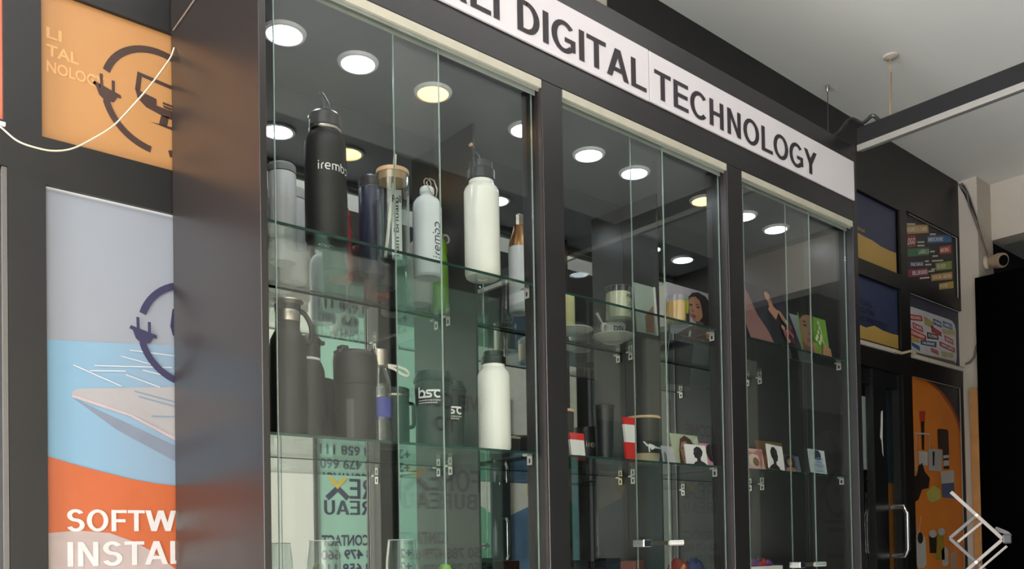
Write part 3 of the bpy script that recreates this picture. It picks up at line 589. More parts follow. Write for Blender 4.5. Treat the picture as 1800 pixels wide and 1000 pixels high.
for nm_, m_, q in (('cup_band', GREYP, [(5.14, 1.975), (5.215, 1.982), (5.215, 1.965), (5.14, 1.958)]), ('cup_band', GREYP, [(5.14, 1.945), (5.215, 1.952), (5.215, 1.92), (5.14, 1.913)]), ('bottle_cap', GREYP, ell(4.978, 1.523, 0.05, 0.022)), ('bottle_cap', GREYP, ell(5.09, 1.535, 0.045, 0.022)), ('tag_hole', DKP, ell(4.821, 1.50, 0.034, 0.032)), ('mug_shadow', DKP, [(5.0, 1.99), (5.03, 1.99), (5.02, 1.91), (5.0, 1.91)])):
    mb = MB(); flat(mb, q, fn); obj(nm_, mb, m_, t, fix=False)

# glass entrance door beside the cabinet
d = struct(obj('door_2', MB().box(4.02, 4.20, YW+0.02, YW+0.05, 0, 2.38).box(4.312, 4.45, YW+0.01, YW+0.05, 0, 2.38).box(4.60, 4.63, YW+0.01, YW+0.05, 0, 2.38).box(4.20, 4.60, YW+0.02, YW+0.05, 2.30, 2.38), mat('door_stile', (22, 24, 26), 0.4)))
obj('pane', MB().box(4.20, 4.312, YW+0.03, YW+0.036, 0, 2.30).box(4.45, 4.60, YW+0.03, YW+0.036, 0, 2.30), PANE, d)
obj('handle_rail', MB().tube([(4.47, YW+0.01, 1.665), (4.47, YW-0.06, 1.665), (4.475, YW-0.075, 1.63), (4.475, YW-0.075, 1.44), (4.47, YW-0.06, 1.41), (4.47, YW+0.01, 1.41)], 0.014, 12), CHROME, d, smooth=True)
obj('torn_sticker', MB().prism([(4.395, 2.165), (4.41, 2.17), (4.405, 2.09), (4.40, 2.02), (4.405, 1.93), (4.395, 1.95), (4.39, 2.01), (4.375, 2.03), (4.385, 2.09), (4.39, 2.15)], YW+0.0085, YW+0.0097), WPAPER, d)
t = thing('hanging_banner', 'dark teal banner with orange lower half seen through the glass door', 'banner', (0, YW+0.07, 0))
obj('teal_half', MB().box(4.40, 4.72, 0, 0.004, 1.80, 2.32), mat('dark_teal_film', (44, 60, 74), 0.6), t); obj('orange_half', MB().box(4.40, 4.72, 0, 0.004, 0.9, 1.80), mat('dull_orange_film', (170, 108, 40), 0.6), t)
t = thing('grey_door_board', 'pale grey board standing behind the glass door with dark plant', 'board', (0, YW+0.055, 0))
obj('board_sheet', MB().box(4.15, 4.45, 0, 0.01, 1.86, 2.24), mat('grey_board', (196, 204, 208), 0.6), t)
t = thing('potted_plant', 'dark bushy plant behind the glass door', 'plant', (4.50, YW+0.16, 1.25))
mb = MB(); rg = random.Random(4)
for k in range(110):
    a, r = rg.uniform(0, 2*PI), rg.uniform(0.0, 0.10); p = Vector((r*math.cos(a), r*math.sin(a)*0.3, rg.uniform(0.2, 0.60))); dv = Vector((math.cos(a), 0.4*math.sin(a), rg.uniform(-0.5, 0.8))).normalized()*0.05; sdv = dv.cross(Vector((0.2, 1, 0.1))).normalized()*0.014
    mb.add([p, p+dv*0.5+sdv, p+dv, p+dv*0.5-sdv], [(0,1,2,3)])
stuff(obj('leaves', mb, mat('dark_leaf', (30, 46, 34), 0.5), t)); obj('stem', MB().tube([(0, 0, 0.1), (0.01, 0, 0.5)], 0.006, 6), mat('stem_brown', (60, 46, 34), 0.7), t)
obj('pot', MB().lathe([(0.05, 0), (0.065, 0.14), (0.058, 0.14), (0.055, 0.12), (0, 0.12)], 20), BPLAS, t, smooth=True)
obj('plant_stand', MB().box(-0.07, 0.07, -0.06, 0.06, -1.25, 0), BPLAS, t)

# right-hand end of the passage
t = thing('black_board', 'large black panel at the far right below the plaster beam', 'panel', (5.37, 0, 0))
obj('panel_sheet', MB().box(0, 0.028, 0.75, 2.068, 0, 3.022), mat('dead_black', (7, 6, 6), 1.0, spec=0.0), t)
t = thing('wooden_plank', 'pale raw timber plank leaning against the white column', 'plank', (5.42, 2.09, 0), (0, -0.012, 0))
obj('plank_board', MB().box(-0.035, 0.075, -0.022, 0.022, 0.001, 2.375), mat('raw_timber', (190, 138, 84), 0.7, var=0.15, scale=9, bump=0.1), t, bevel=0.003)
t = thing('security_camera', 'small white round security camera on the column above the black panel', 'camera', (5.50, 2.052, 3.135))
obj('mount_plate', MB().tube([(0, 0, 0), (0, -0.02, 0)], 0.042, 18), mat('cream_plastic', (206, 192, 170), 0.4), t, smooth=True)
obj('camera_body', MB().tube([(0, -0.02, 0), (-0.02, -0.075, -0.012), (-0.035, -0.105, -0.02)], [0.03, 0.044, 0.042], 20), mat('tan_plastic', (170, 146, 122), 0.4), t, smooth=True)
obj('camera_lens', MB().tube([(-0.0355, -0.106, -0.0205), (-0.038, -0.111, -0.0215)], 0.030, 20), mat('lens_black', (16, 14, 16), 0.15), t, smooth=True)
t = thing('camera_cable', 'tangled dark cable running down the column to the security camera', 'cable', (5.39, 2.06, 3.60))
for k, (m, r) in enumerate(((BPLAS, 0.010), (mat('red_wire', (120, 48, 44), 0.5), 0.005), (mat('grey_wire', (110, 106, 100), 0.5), 0.005))):
    rr = random.Random(k); pts = []
    base = [(-0.02, 0.075, -0.01), (-0.005, 0.05, -0.06), (-0.004, 0.028, -0.14), (-0.008, 0.0, -0.23), (0.02, -0.016, -0.33), (0.09, -0.022, -0.42), (0.11, -0.020, -0.455)]
    for i, p in enumerate(base): j = 0.012 if i < 4 else 0.004; pts.append((p[0]-0.012-k*0.004, p[1]-0.006+rr.uniform(-j, j)*(k > 0), p[2]+rr.uniform(-j, j)))
    obj('strand', MB().tube(pts, r if k else [0.012, 0.012, 0.010, 0.009, 0.004, 0.003, 0.003], 7), m, t, smooth=True)
tag(obj('thin_cable', MB().tube([(5.392, 2.14, 2.53), (5.390, 2.115, 2.535), (5.390, 2.09, 2.56), (5.390, 2.078, 2.62), (5.388, 2.066, 2.645)], 0.006, 6), mat('grey_wire', (110, 106, 100), 0.5), smooth=True), 'thin grey cable crossing the white column under the tag poster', 'cable')

# drooping white cable at the left
pts = [(0.355, 2.148, 2.435), (0.369, 2.12, 2.425), (0.401, 2.112, 2.400), (0.435, 2.11, 2.394), (0.474, 2.11, 2.397), (0.515, 2.11, 2.415), (0.564, 2.11, 2.456), (0.601, 2.11, 2.493), (0.639, 2.11, 2.546), (0.679, 2.11, 2.606), (0.713, 2.112, 2.663), (0.736, 2.118, 2.705), (0.747, 2.125, 2.735)]
t = thing('white_cable', 'thin white cable drooping across the orange poster', 'cable', (0, 0, 0))
obj('cord', MB().tube(flow(pts), 0.0019, 8), mat('ivory_cord', (226, 208, 176), 0.5), t, smooth=True)
obj('cord_clip', MB().box(0.375, 0.387, 2.150, 2.159, 2.443, 2.450), WPAPER, t)
tag(obj('side_cable', MB().tube([(0.7475, 2.13, 2.782), (0.7475, 2.056, 2.784), (0.7475, 1.972, 2.788), (0.7475, 1.90, 2.82)], 0.0022, 6), mat('brown_cord', (96, 84, 74), 0.5), smooth=True), 'thin dull cord stuck on the cabinet side near the top', 'cord')

# folding scissor frame in front
t = thing('scissor_frame', 'aluminium folding scissor frame of crossed bars at the lower right', 'frame', (2.376, 0.927, 0), (0, 0, math.atan2(0.932, -0.363)))
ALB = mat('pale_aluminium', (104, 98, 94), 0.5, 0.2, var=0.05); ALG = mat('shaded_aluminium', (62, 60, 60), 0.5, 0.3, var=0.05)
def sbar(a, b, y, m, wd=0.0085, name='bar'):
    return obj(name, MB().bar((a[0], y, a[1]), (b[0], y, b[1]), wd, 0.006, (0, 1, 0)), m, t, bevel=0.001)
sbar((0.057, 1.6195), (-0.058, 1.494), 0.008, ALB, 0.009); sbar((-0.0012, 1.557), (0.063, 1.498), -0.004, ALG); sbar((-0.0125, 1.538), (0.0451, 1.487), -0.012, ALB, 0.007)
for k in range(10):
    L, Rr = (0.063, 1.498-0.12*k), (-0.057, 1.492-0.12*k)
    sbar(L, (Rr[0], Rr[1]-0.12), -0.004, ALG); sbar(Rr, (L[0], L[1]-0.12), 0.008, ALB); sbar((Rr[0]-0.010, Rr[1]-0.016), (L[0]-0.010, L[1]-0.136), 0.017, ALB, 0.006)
    obj('pivot', MB().tube([(0.003, -0.010, 1.435-0.12*k), (0.003, 0.022, 1.435-0.12*k)], 0.004, 10), STEEL, t, smooth=True)
obj('pivot', MB().tube([(-0.0012, -0.008, 1.557), (-0.0012, 0.013, 1.557)], 0.0035, 10), STEEL, t, smooth=True)
obj('black_joint', MB().box(-0.078, -0.058, -0.012, 0.014, 1.482, 1.506), BPLAS, t, bevel=0.003)
obj('torn_wrap', MB().prism([(-0.060, 1.508), (-0.035, 1.515), (-0.045, 1.526), (-0.071, 1.513), (-0.080, 1.503), (-0.070, 1.500)], -0.006, -0.004), mat('clear_black_wrap', (60, 58, 60), 0.2), t)
obj('foot', MB().box(-0.16, 0.16, -0.12, 0.12, 0.0, 0.03).box(-0.07, 0.075, -0.02, 0.02, 0.03, 0.302), BPLAS, t, bevel=0.004)

# ------------------------------------------------------------------ goods on the shelves
S1, S2, S3 = SHZ[0]+0.0062, SHZ[1]+0.0062, SHZ[2]+0.0062
LGREY, PGREY = mat('light_grey_enamel', (206, 208, 212), 0.3, var=0.02), mat('pewter_grey', (150, 152, 154), 0.35, var=0.03)
def tumbler(label, x, y, z, r, h, lid, body, lidm, ring=None, group=None):
    t = thing('insulated_tumbler', label, 'tumbler', (x, y, z), group=group)
    obj('body', MB().lathe([(0, 0), (r-0.003, 0), (r-0.001, 0.003), (r, 0.006), (r, h-lid-0.004), (r-0.001, h-lid-0.002)], 40), body, t, smooth=True)
    obj('seal_ring', MB().lathe([(r-0.002, h-lid-0.0025), (r-0.002, h-lid)], 40), ring or BPLAS, t, smooth=True)
    obj('lid', MB().lathe([(r-0.0005, h-lid), (r, h-lid+0.002), (r, h-0.004), (r-0.003, h), (0, h)], 40), lidm, t, smooth=True)
    return t
tumbler('pale silver tumbler with grey lid, leftmost on the top shelf', 0.936, 1.936, S1, 0.0335, 0.238, 0.020, LGREY, PGREY)
tumbler('pale tumbler with black band behind the tall black flask', 1.030, 2.065, S1, 0.0325, 0.245, 0.028, LGREY, LGREY)
tumbler('dark grey tumbler hidden behind the tall black flask, base showing', 1.073, 1.926, S1, 0.032, 0.215, 0.02, mat('slate_coating', (66, 68, 72), 0.4), PGREY)
t = tumbler('navy blue tumbler with grey lid on the top shelf', 1.161, 1.893, S1, 0.0335, 0.251, 0.027, mat('navy_coating', (44, 46, 70), 0.38, var=0.05), mat('smoke_grey_lid', (74, 72, 76), 0.3), STEEL)
tumbler('charcoal tumbler behind the clear glass cup', 1.242, 1.975, S1, 0.0335, 0.225, 0.024, mat('slate_coating', (66, 68, 72), 0.4), BPLAS)
# tall black flask with handle lid
t = thing('sports_flask', 'tall black flask with white wordmark and loop lid on the top shelf', 'flask', (0.960, 1.763, S1))
R = 0.0475
obj('body', MB().lathe([(0, 0), (R-0.010, 0), (R-0.004, 0.003), (R, 0.010), (R, 0.222), (R-0.002, 0.236), (R-0.008, 0.250), (R-0.014, 0.258), (R-0.015, 0.262)], 44), BMATT, t, smooth=True)
obj('neck_ring', MB().lathe([(R-0.0125, 0.260), (R-0.0105, 0.262), (R-0.0105, 0.265), (R-0.0125, 0.267)], 40), STEEL, t, smooth=True)
l = obj('lid', MB().lathe([(R-0.014, 0.267), (R-0.0115, 0.269), (R-0.0115, 0.296), (R-0.016, 0.302), (0.017, 0.304), (0.016, 0.316), (0.012, 0.318), (0, 0.318)], 40), BPLAS, t, smooth=True)
obj('carry_loop', MB().tube(flow([(0.012, 0, 0.316), (0.014, 0.004, 0.33), (0.006, 0.012, 0.352), (0.001, 0.016, 0.360), (-0.004, 0.014, 0.356), (0.0, 0.006, 0.338), (0.002, 0.0, 0.318)]), 0.0022, 8), BPLAS, l, smooth=True)
obj('side_clip', MB().tube([(-R+0.012, -0.002, 0.287), (-R+0.004, -0.004, 0.284), (-R+0.004, -0.004, 0.279)], 0.003, 7), STEEL, l, smooth=True)
def irembo(fn, cap, x0, z0, m, parent):
    """wordmark: i r e m b and an o left open on its left side"""
    mb = MB(); w_ = cap*0.13; x = x0; k = cap
    def st(pts): stroke(mb, [(x + p[0]*k, z0 + p[1]*k) for p in pts], w_, fn)
    st([(0.07, 0.0), (0.07, 0.70)]); st([(0.07, 0.86), (0.07, 1.0)]); x += 0.36*k
    st([(0.07, 0), (0.07, 0.45), (0.14, 0.62), (0.30, 0.68)]); x += 0.44*k
    st([(0.05, 0.36), (0.60, 0.36), (0.59, 0.52), (0.48, 0.66), (0.32, 0.70), (0.15, 0.64), (0.06, 0.48), (0.05, 0.33), (0.10, 0.14), (0.24, 0.03), (0.55, 0.03)]); x += 0.80*k
    st([(0.07, 0), (0.07, 0.68), (0.40, 0.68), (0.48, 0.60), (0.48, 0.0)]); st([(0.46, 0.66), (0.80, 0.68), (0.90, 0.60), (0.90, 0.0)]); x += 1.10*k
    st([(0.07, 1.0), (0.07, 0.20), (0.16, 0.06), (0.32, 0.02), (0.50, 0.08), (0.60, 0.24), (0.60, 0.46), (0.50, 0.62), (0.32, 0.68), (0.10, 0.66)]); x += 0.78*k
    st([(0.02, 0.66), (0.30, 0.68), (0.50, 0.60), (0.58, 0.42), (0.58, 0.28), (0.48, 0.10), (0.28, 0.02), (0.02, 0.04)])
    return obj('wordmark', mb, m, parent, fix=False)
irembo(on_cylinder(R, math.radians(-49)), 0.0195, 0.0, 0.157, WINK, t)
lettering('base_lettering', lambda u, v: (u, v, -0.0006), [('CC.', -0.022, -0.008, 0.036, 0.013)], LGREY, t, 0.02)
# clear cup with bamboo lid and straw
t = thing('glass_cup', 'clear glass cup with bamboo lid, pale straw and script print', 'cup', (1.146, 1.771, S1))
obj('glass_wall', MB().lathe([(0, 0.001), (0.033, 0.001), (0.0385, 0.006), (0.0395, 0.012), (0.0395, 0.214), (0.0375, 0.214), (0.0370, 0.012), (0.034, 0.008), (0, 0.008)], 40), DRINK, t, smooth=True)
obj('bamboo_lid', MB().lathe([(0, 0.196), (0.0368, 0.196), (0.0368, 0.2142), (0.0400, 0.2142), (0.0405, 0.217), (0.0400, 0.2235), (0.038, 0.2245), (0.008, 0.2245), (0.0075, 0.224), (0, 0.224)], 40), mat('bamboo', (214, 174, 136), 0.5, var=0.12, scale=22), t, smooth=True)
obj('straw', MB().tube([(-0.020, 0.006, 0.012), (0.004, 0.002, 0.20), (0.0085, 0.000, 0.268)], 0.0042, 10), mat('ivory_straw', (222, 214, 196), 0.4), t, smooth=True)
cd_ = obj('paper_slip', MB().box(-0.004, 0.021, 0.013, 0.0135, 0.012, 0.185), WPAPER, t); cd_.rotation_euler.z = math.radians(-33)
lettering('slip_lettering', lambda u, v: (0.013-v, 0.0124, u), [('I am Britian', 0.02, 0.0, 0.135, 0.012)], INK, cd_, 0.02)
lettering('script_print', on_cylinder(0.0395, math.radians(-36)), [('Rolling', 0.0, 0.134, 0.040, 0.017)], INK, t, 0.025)
# white aluminium bottle with carabiner
def carabiner_bottle(label, x, y, body, mark):
    t = thing('aluminium_bottle', label, 'bottle', (x, y, S1)); r = 0.0375
    obj('body', MB().lathe([(0, 0.003), (0.026, 0.002), (0.033, 0), (r, 0.005), (r, 0.182), (0.0355, 0.194), (0.029, 0.205), (0.021, 0.211), (0.0165, 0.214), (0.0165, 0.218)], 40), body, t, smooth=True)
    c = obj('screw_cap', MB().lathe([(0.0165, 0.2185), (0.019, 0.221), (0.019, 0.232), (0.0165, 0.236), (0.010, 0.239), (0, 0.239)], 28), body, t, smooth=True)
    obj('cap_ring', MB().tube([(0.011*math.cos(a), -0.003, 0.248 + 0.0115*math.sin(a)) for a in [2*PI*i/16 for i in range(16)]], 0.0016, 7, True), STEEL, c, smooth=True)
    obj('carabiner', MB().tube([(-0.015, -0.020, 0.240), (-0.006, -0.022, 0.252), (0.007, -0.022, 0.250), (0.015, -0.024, 0.228), (0.009, -0.028, 0.208), (0.002, -0.029, 0.204), (-0.006, -0.027, 0.212)], 0.0017, 7, True), STEEL, c, smooth=True)
    if mark: irembo(lambda u, v: on_cylinder(r, math.radians(-8))(-v + 0.010, u), 0.0225, 0.045, -0.008, NAVY, t)
    return t
carabiner_bottle('white bottle with dark upright wordmark and carabiner on its cap', 1.284, 1.823, mat('white_coating', (224, 228, 232), 0.24, var=0.01), True)
t = thing('aluminium_bottle', 'plain pale bottle hidden behind the white carabiner bottle', 'bottle', (1.404, 2.035, S1))
obj('body', MB().lathe([(0, 0.002), (0.033, 0), (0.0365, 0.005), (0.0365, 0.15), (0.030, 0.172), (0.017, 0.184)], 36), mat('greyish_pink_coating', (196, 186, 184), 0.35), t, smooth=True)
obj('screw_cap', MB().lathe([(0.017, 0.1845), (0.018, 0.187), (0.018, 0.20), (0, 0.202)], 24), PGREY, t, smooth=True)
# big white flask with black lid
def wide_flask(label, x, y, z, r, hs, hn, lidh, body, loop):
    t = thing('white_flask', label, 'flask', (x, y, z))
    obj('body', MB().lathe([(0, 0.004), (0.013, 0.004), (0.014, 0.0), (r-0.010, 0), (r-0.003, 0.004), (r, 0.012), (r, hs-0.018), (r-0.003, hs-0.008), (r-0.010, hs), (r-0.0135, hs+0.004), (r-0.0135, hn)], 44), body, t, smooth=True)
    l = obj('lid', MB().lathe([(r-0.013, hn+0.0005), (r-0.0105, hn+0.003), (r-0.0105, hn+lidh*0.55), (r-0.016, hn+lidh*0.62), (r-0.017, hn+lidh), (0, hn+lidh)], 40), BPLAS, t, smooth=True)
    return t, l
t, l = wide_flask('large white flask with black strap lid, right end of first bay', 1.402, 1.745, S1, 0.0465, 0.244, 0.256, 0.050, WHITE, True)
obj('lid_spout', MB().box(-0.016, 0.020, -0.018, 0.018, 0.300, 0.312), BPLAS, l, bevel=0.004)
obj('strap_loop', MB().tube(flow([(-0.022, -0.01, 0.285), (-0.029, -0.01, 0.310), (-0.036, -0.008, 0.335), (-0.038, -0.006, 0.343), (-0.030, -0.006, 0.335), (-0.014, -0.008, 0.318), (-0.010, -0.01, 0.302)]), 0.0024, 8), BPLAS, l, smooth=True)
obj('strap_rivet', MB().tube([(-0.038, -0.011, 0.341), (-0.038, -0.003, 0.341)], 0.004, 10), mat('tan_rivet', (190, 150, 100), 0.4), l, smooth=True)
# red and green soft bottles
def soft_bottle(label, x, y, r, h, body, loopm, sgn=1):
    t = thing('squeeze_bottle', label, 'bottle', (x, y, S1))
    obj('body', MB().lathe([(0, 0), (r-0.004, 0), (r, 0.006), (r, h*0.62), (r*0.90, h*0.69), (r*0.84, h*0.72), (r*0.93, h*0.76), (r*0.90, h*0.84), (r*0.70, h*0.91), (r*0.52, h*0.93)], 32), body, t, smooth=True)
    obj('cap', MB().lathe([(r*0.5, h*0.931), (r*0.55, h*0.94), (r*0.55, h*0.99), (0, h)], 24), body, t, smooth=True)
    obj('finger_loop', MB().tube([(sgn*(r*0.55 + 0.012 + 0.011*math.cos(a)), 0, h*0.955 + 0.012*math.sin(a)) for a in [2*PI*i/14 for i in range(14)]], 0.0028, 7, True), loopm, t, smooth=True)
REDB = mat('red_coating', (176, 58, 58), 0.4, var=0.05)
soft_bottle('red bottle with loop cap half hidden by the navy tumbler', 1.122, 1.985, 0.030, 0.212, REDB, REDB, 0.2)
soft_bottle('second red bottle behind the navy tumbler, seen low down', 1.275, 2.058, 0.034, 0.185, REDB, REDB, -0.5)
soft_bottle('lime green bottle with pale finger loop behind the white bottles', 1.492, 2.062, 0.027, 0.232, mat('lime_coating', (128, 184, 52), 0.4, var=0.05), mat('pale_loop', (206, 206, 190), 0.5))
# far end, seen past the first post
t = thing('cola_bottle', 'white bottle with bronze neck seen beside the first post', 'bottle', (1.697, 1.935, S1))
obj('body', MB().lathe([(0, 0), (0.030, 0), (0.034, 0.005), (0.034, 0.180), (0.0335, 0.196)], 36), mat('white_coating', (224, 228, 232), 0.24), t, smooth=True)
obj('bronze_neck', MB().lathe([(0.0337, 0.1962), (0.031, 0.216), (0.022, 0.240), (0.017, 0.262)], 32), mat('bronze', (168, 130, 92), 0.3, 0.8), t, smooth=True)
obj('stopper', MB().lathe([(0.0185, 0.2622), (0.0185, 0.292), (0.016, 0.295), (0, 0.295)], 28), STEEL, t, smooth=True)
t = thing('glass_vial', 'small clear glass bottle beside the first post, right of the large white flask', 'bottle', (1.729, 2.035, S1))
obj('glass_body', MB().lathe([(0, 0.002), (0.014, 0), (0.019, 0.006), (0.0195, 0.03), (0.016, 0.05), (0.0145, 0.075), (0.0145, 0.128), (0.0125, 0.128), (0.012, 0.06), (0.015, 0.03), (0.014, 0.012), (0, 0.010)], 28), DRINK, t, smooth=True)
obj('glass_stopper', MB().lathe([(0.0122, 0.120), (0.0125, 0.1282), (0.017, 0.131), (0.017, 0.138), (0.012, 0.142), (0, 0.142)], 24), DRINK, t, smooth=True)

# lower shelf, first bay
t = thing('steel_neck_flask', 'tall black flask with steel collar and handle, left end of middle shelf', 'flask', (0.856, 1.752, S2))
obj('body', MB().lathe([(0, 0), (0.036, 0), (0.040, 0.006), (0.040, 0.195), (0.038, 0.212), (0.030, 0.228), (0.0265, 0.234), (0.0265, 0.252)], 40), BMATT, t, smooth=True)
obj('steel_collar', MB().lathe([(0.0270, 0.2522), (0.0275, 0.272), (0.0270, 0.2735)], 36), STEEL, t, smooth=True)
l = obj('lid', MB().lathe([(0.0268, 0.2737), (0.0268, 0.276), (0.0275, 0.290), (0.0355, 0.296), (0.034, 0.299), (0, 0.299)], 36), STEEL, t, smooth=True)
obj('lid_rim', MB().lathe([(0.0276, 0.276), (0.0280, 0.276), (0.0282, 0.2895), (0.0276, 0.2895)], 36, close=True), BPLAS, l, smooth=True)
obj('carry_handle', MB().tube(flow([(0.026, 0, 0.283), (0.042, 0, 0.276), (0.056, 0, 0.252), (0.057, 0, 0.225), (0.049, 0, 0.214), (0.039, 0, 0.216)]), 0.0055, 10), BMATT, l, smooth=True)
t = thing('black_flask', 'shorter black flask with thin white neck ring on the middle shelf', 'flask', (0.936, 1.812, S2))
obj('body', MB().lathe([(0, 0), (0.034, 0), (0.037, 0.005), (0.037, 0.150), (0.036, 0.166), (0.030, 0.182), (0.0265, 0.187)], 36), BMATT, t, smooth=True)
obj('neck_ring', MB().lathe([(0.0265, 0.1872), (0.028, 0.189), (0.028, 0.1915), (0.0265, 0.193)], 32), LGREY, t, smooth=True)
l = obj('lid', MB().lathe([(0.0268, 0.1932), (0.0275, 0.196), (0.0275, 0.224), (0.030, 0.227), (0.030, 0.236), (0.025, 0.242), (0, 0.242)], 32), BPLAS, t, smooth=True)
obj('lid_lug', MB().box(0.026, 0.040, -0.008, 0.008, 0.228, 0.238), BPLAS, l, bevel=0.003)
t = thing('black_canister', 'low black canister standing behind the black flasks', 'canister', (0.992, 1.878, S2))
obj('body', MB().lathe([(0, 0), (0.042, 0), (0.043, 0.003), (0.043, 0.150)], 32), BMATT, t, smooth=True); obj('lid', MB().lathe([(0.0435, 0.1502), (0.0435, 0.158), (0.040, 0.160), (0, 0.160)], 32), BPLAS, t, smooth=True)
t = thing('travel_mug', 'wide black travel mug with flip lid in the middle shelf row', 'mug', (1.024, 1.752, S2))
obj('body', MB().lathe([(0, 0), (0.042, 0), (0.0455, 0.004), (0.047, 0.128), (0.0475, 0.1285), (0.0500, 0.132), (0.0515, 0.186), (0.050, 0.193)], 44), BMATT, t, smooth=True)
l = obj('lid', MB().lathe([(0.0505, 0.1932), (0.0505, 0.199), (0.046, 0.206), (0.034, 0.210), (0, 0.211)], 40), BPLAS, t, smooth=True)
obj('flip_tab', MB().box(-0.044, -0.024, -0.016, 0.010, 0.203, 0.219), BPLAS, l, bevel=0.004); obj('flip_hinge', MB().tube([(-0.047, -0.016, 0.203), (-0.047, 0.008, 0.203)], 0.005, 10), BPLAS, l, smooth=True)
obj('painted_reflection', MB().lathe([(0.0478, 0.004), (0.0488, 0.008), (0.0490, 0.122), (0.0480, 0.126)], 4).v and MB().add([on_cylinder(0.0474, a)(0, z) for z in (0.003, 0.092) for a in (-0.98, -0.88, -0.78, -0.70, -0.62)], [(i, i+1, i+6, i+5) for i in range(4)]), mat('reflection_grey', (74, 72, 70), 0.5), t, fix=False)  # lighter strip on the mug body: a reflection painted in grey
t = thing('clear_water_bottle', 'clear bottle with steel cap, white strap loop and blue label', 'bottle', (1.106, 1.782, S2))
obj('clear_body', MB().lathe([(0, 0.002), (0.026, 0), (0.029, 0.006), (0.029, 0.135), (0.028, 0.15), (0.019, 0.182), (0.0165, 0.198), (0.0150, 0.198), (0.017, 0.18), (0.026, 0.148), (0.0272, 0.01), (0, 0.008)], 32), DRINK, t, smooth=True)
obj('blue_label', MB().lathe([(0.0295, 0.066), (0.0295, 0.112)], 32), mat('blue_label_print', (62, 68, 150), 0.5), t, smooth=True)
c = obj('steel_cap', MB().lathe([(0.0175, 0.190), (0.0225, 0.190), (0.0225, 0.228), (0.021, 0.230), (0, 0.230)], 32), STEEL, t, smooth=True)
mb = MB(); P = [Vector(p) for p in ((0.018, -0.012, 0.194), (0.045, -0.012, 0.194), (0.070, -0.010, 0.190), (0.080, -0.010, 0.181), (0.074, -0.010, 0.174), (0.058, -0.011, 0.177), (0.038, -0.012, 0.186), (0.018, -0.013, 0.190))]
for i in range(len(P)-1): mb.bar(P[i], P[i+1], 0.006, 0.002, (0, 1, 0))
obj('strap', mb, mat('white_strap', (222, 216, 204), 0.6), c)
t = thing('small_black_mug', 'small black mug with gold side print beside the clear bottle', 'mug', (1.140, 1.885, S2))
obj('body', MB().lathe([(0, 0), (0.034, 0), (0.036, 0.004), (0.036, 0.115)], 32), BMATT, t, smooth=True); obj('lid', MB().lathe([(0.0365, 0.1152), (0.0365, 0.122), (0.034, 0.125), (0, 0.125)], 32), BPLAS, t, smooth=True)
lettering('gold_print', lambda u, v: on_cylinder(0.036, 0.30)(-v, u), [('AL', 0.058, 0.0, 0.018, 0.008)], GOLDF, t, 0.02)
t = thing('green_mug', 'dark green camping mug with steel rim and handle on the middle shelf', 'mug', (1.176, 1.828, S2))
obj('body', MB().lathe([(0, 0), (0.036, 0), (0.039, 0.005), (0.039, 0.128)], 36), mat('bottle_green_coating', (22, 44, 38), 0.35), t, smooth=True)
obj('steel_rim', MB().lathe([(0.0393, 0.1282), (0.0400, 0.129), (0.0400, 0.1325), (0.0393, 0.1335)], 36), STEEL, t, smooth=True); obj('lid', MB().lathe([(0.0395, 0.1336), (0.040, 0.137), (0.040, 0.148), (0.036, 0.151), (0, 0.151)], 36), BPLAS, t, smooth=True)
obj('handle', MB().tube(flow([(0.036, -0.012, 0.115), (0.049, -0.014, 0.112), (0.050, -0.014, 0.085), (0.049, -0.014, 0.060), (0.036, -0.012, 0.055)]), 0.005, 9), BMATT, t, smooth=True)
def bsc(fn, cap, x0, z0, parent):
    mb = MB(); w_ = cap*0.18; k = cap; x = x0
    def st(pts): stroke(mb, [(x + p[0]*k, z0 + p[1]*k) for p in pts], w_, fn)
    st([(0.09, 1.0), (0.09, 0.0)]); st(arc(0.42, 0.33, 0.31, 175, -80, 14)); st([(0.09, 0.05), (1.05, 0.05)]); x += 0.76*k
    st([(0.95, 0.64), (0.30, 0.64), (0.20, 0.60), (0.17, 0.50), (0.22, 0.39), (0.55, 0.32), (0.62, 0.22), (0.58, 0.09), (0.45, 0.05), (0.0, 0.05)]); x += 0.74*k
    st([(0.15, 0.64), (0.70, 0.64)]); st(arc(0.50, 0.34, 0.31, 50, 310, 16))
    obj('monogram', mb, WINK, parent, fix=False)
def takeaway(label, x, y, mark, sc=1.0):
    t = thing('takeaway_cup', label, 'cup', (x, y, S2)); b = mat('charcoal_cup', (38, 38, 38), 0.45, var=0.06)
    r0, r1, h = 0.038*sc, 0.047*sc, 0.158
    obj('body', MB().lathe([(0, 0), (r0-0.002, 0), (r0, 0.003), (r1, h), (r1+0.002, h+0.002)], 40), b, t, smooth=True)
    obj('lid', MB().lathe([(r1+0.0025, h+0.002), (r1+0.003, h+0.008), (r1-0.002, h+0.018), (r1-0.006, h+0.028), (r1-0.010, h+0.030), (0, h+0.027)], 40), BPLAS, t, smooth=True)
    if mark:
        fn = on_cylinder(0.0462*sc, math.radians(mark[0])); bsc(fn, 0.026, 0, mark[1], t)
        mb = MB(); rr = random.Random(3)
        for z, L in ((mark[1]-0.0085, 0.058), (mark[1]-0.0145, 0.050)):
            u = 0
            while u < L:
                q = rr.uniform(0.002, 0.006); flat(mb, [(u, z), (u+q, z), (u+q, z+0.003), (u, z+0.003)], fn); u += q+0.0012
        stuff(obj('fine_print', mb, PALE, t, fix=False))
takeaway('charcoal lidded cup with white monogram facing the front glass', 1.244, 1.752, (-86, 0.118))
takeaway('second charcoal cup with monogram, half hidden behind the first', 1.350, 1.835, (-62, 0.098), 0.98)
t, l = wide_flask('white flask with plain black lid on the middle shelf', 1.447, 1.762, S2, 0.0435, 0.220, 0.232, 0.034, WHITE, False)
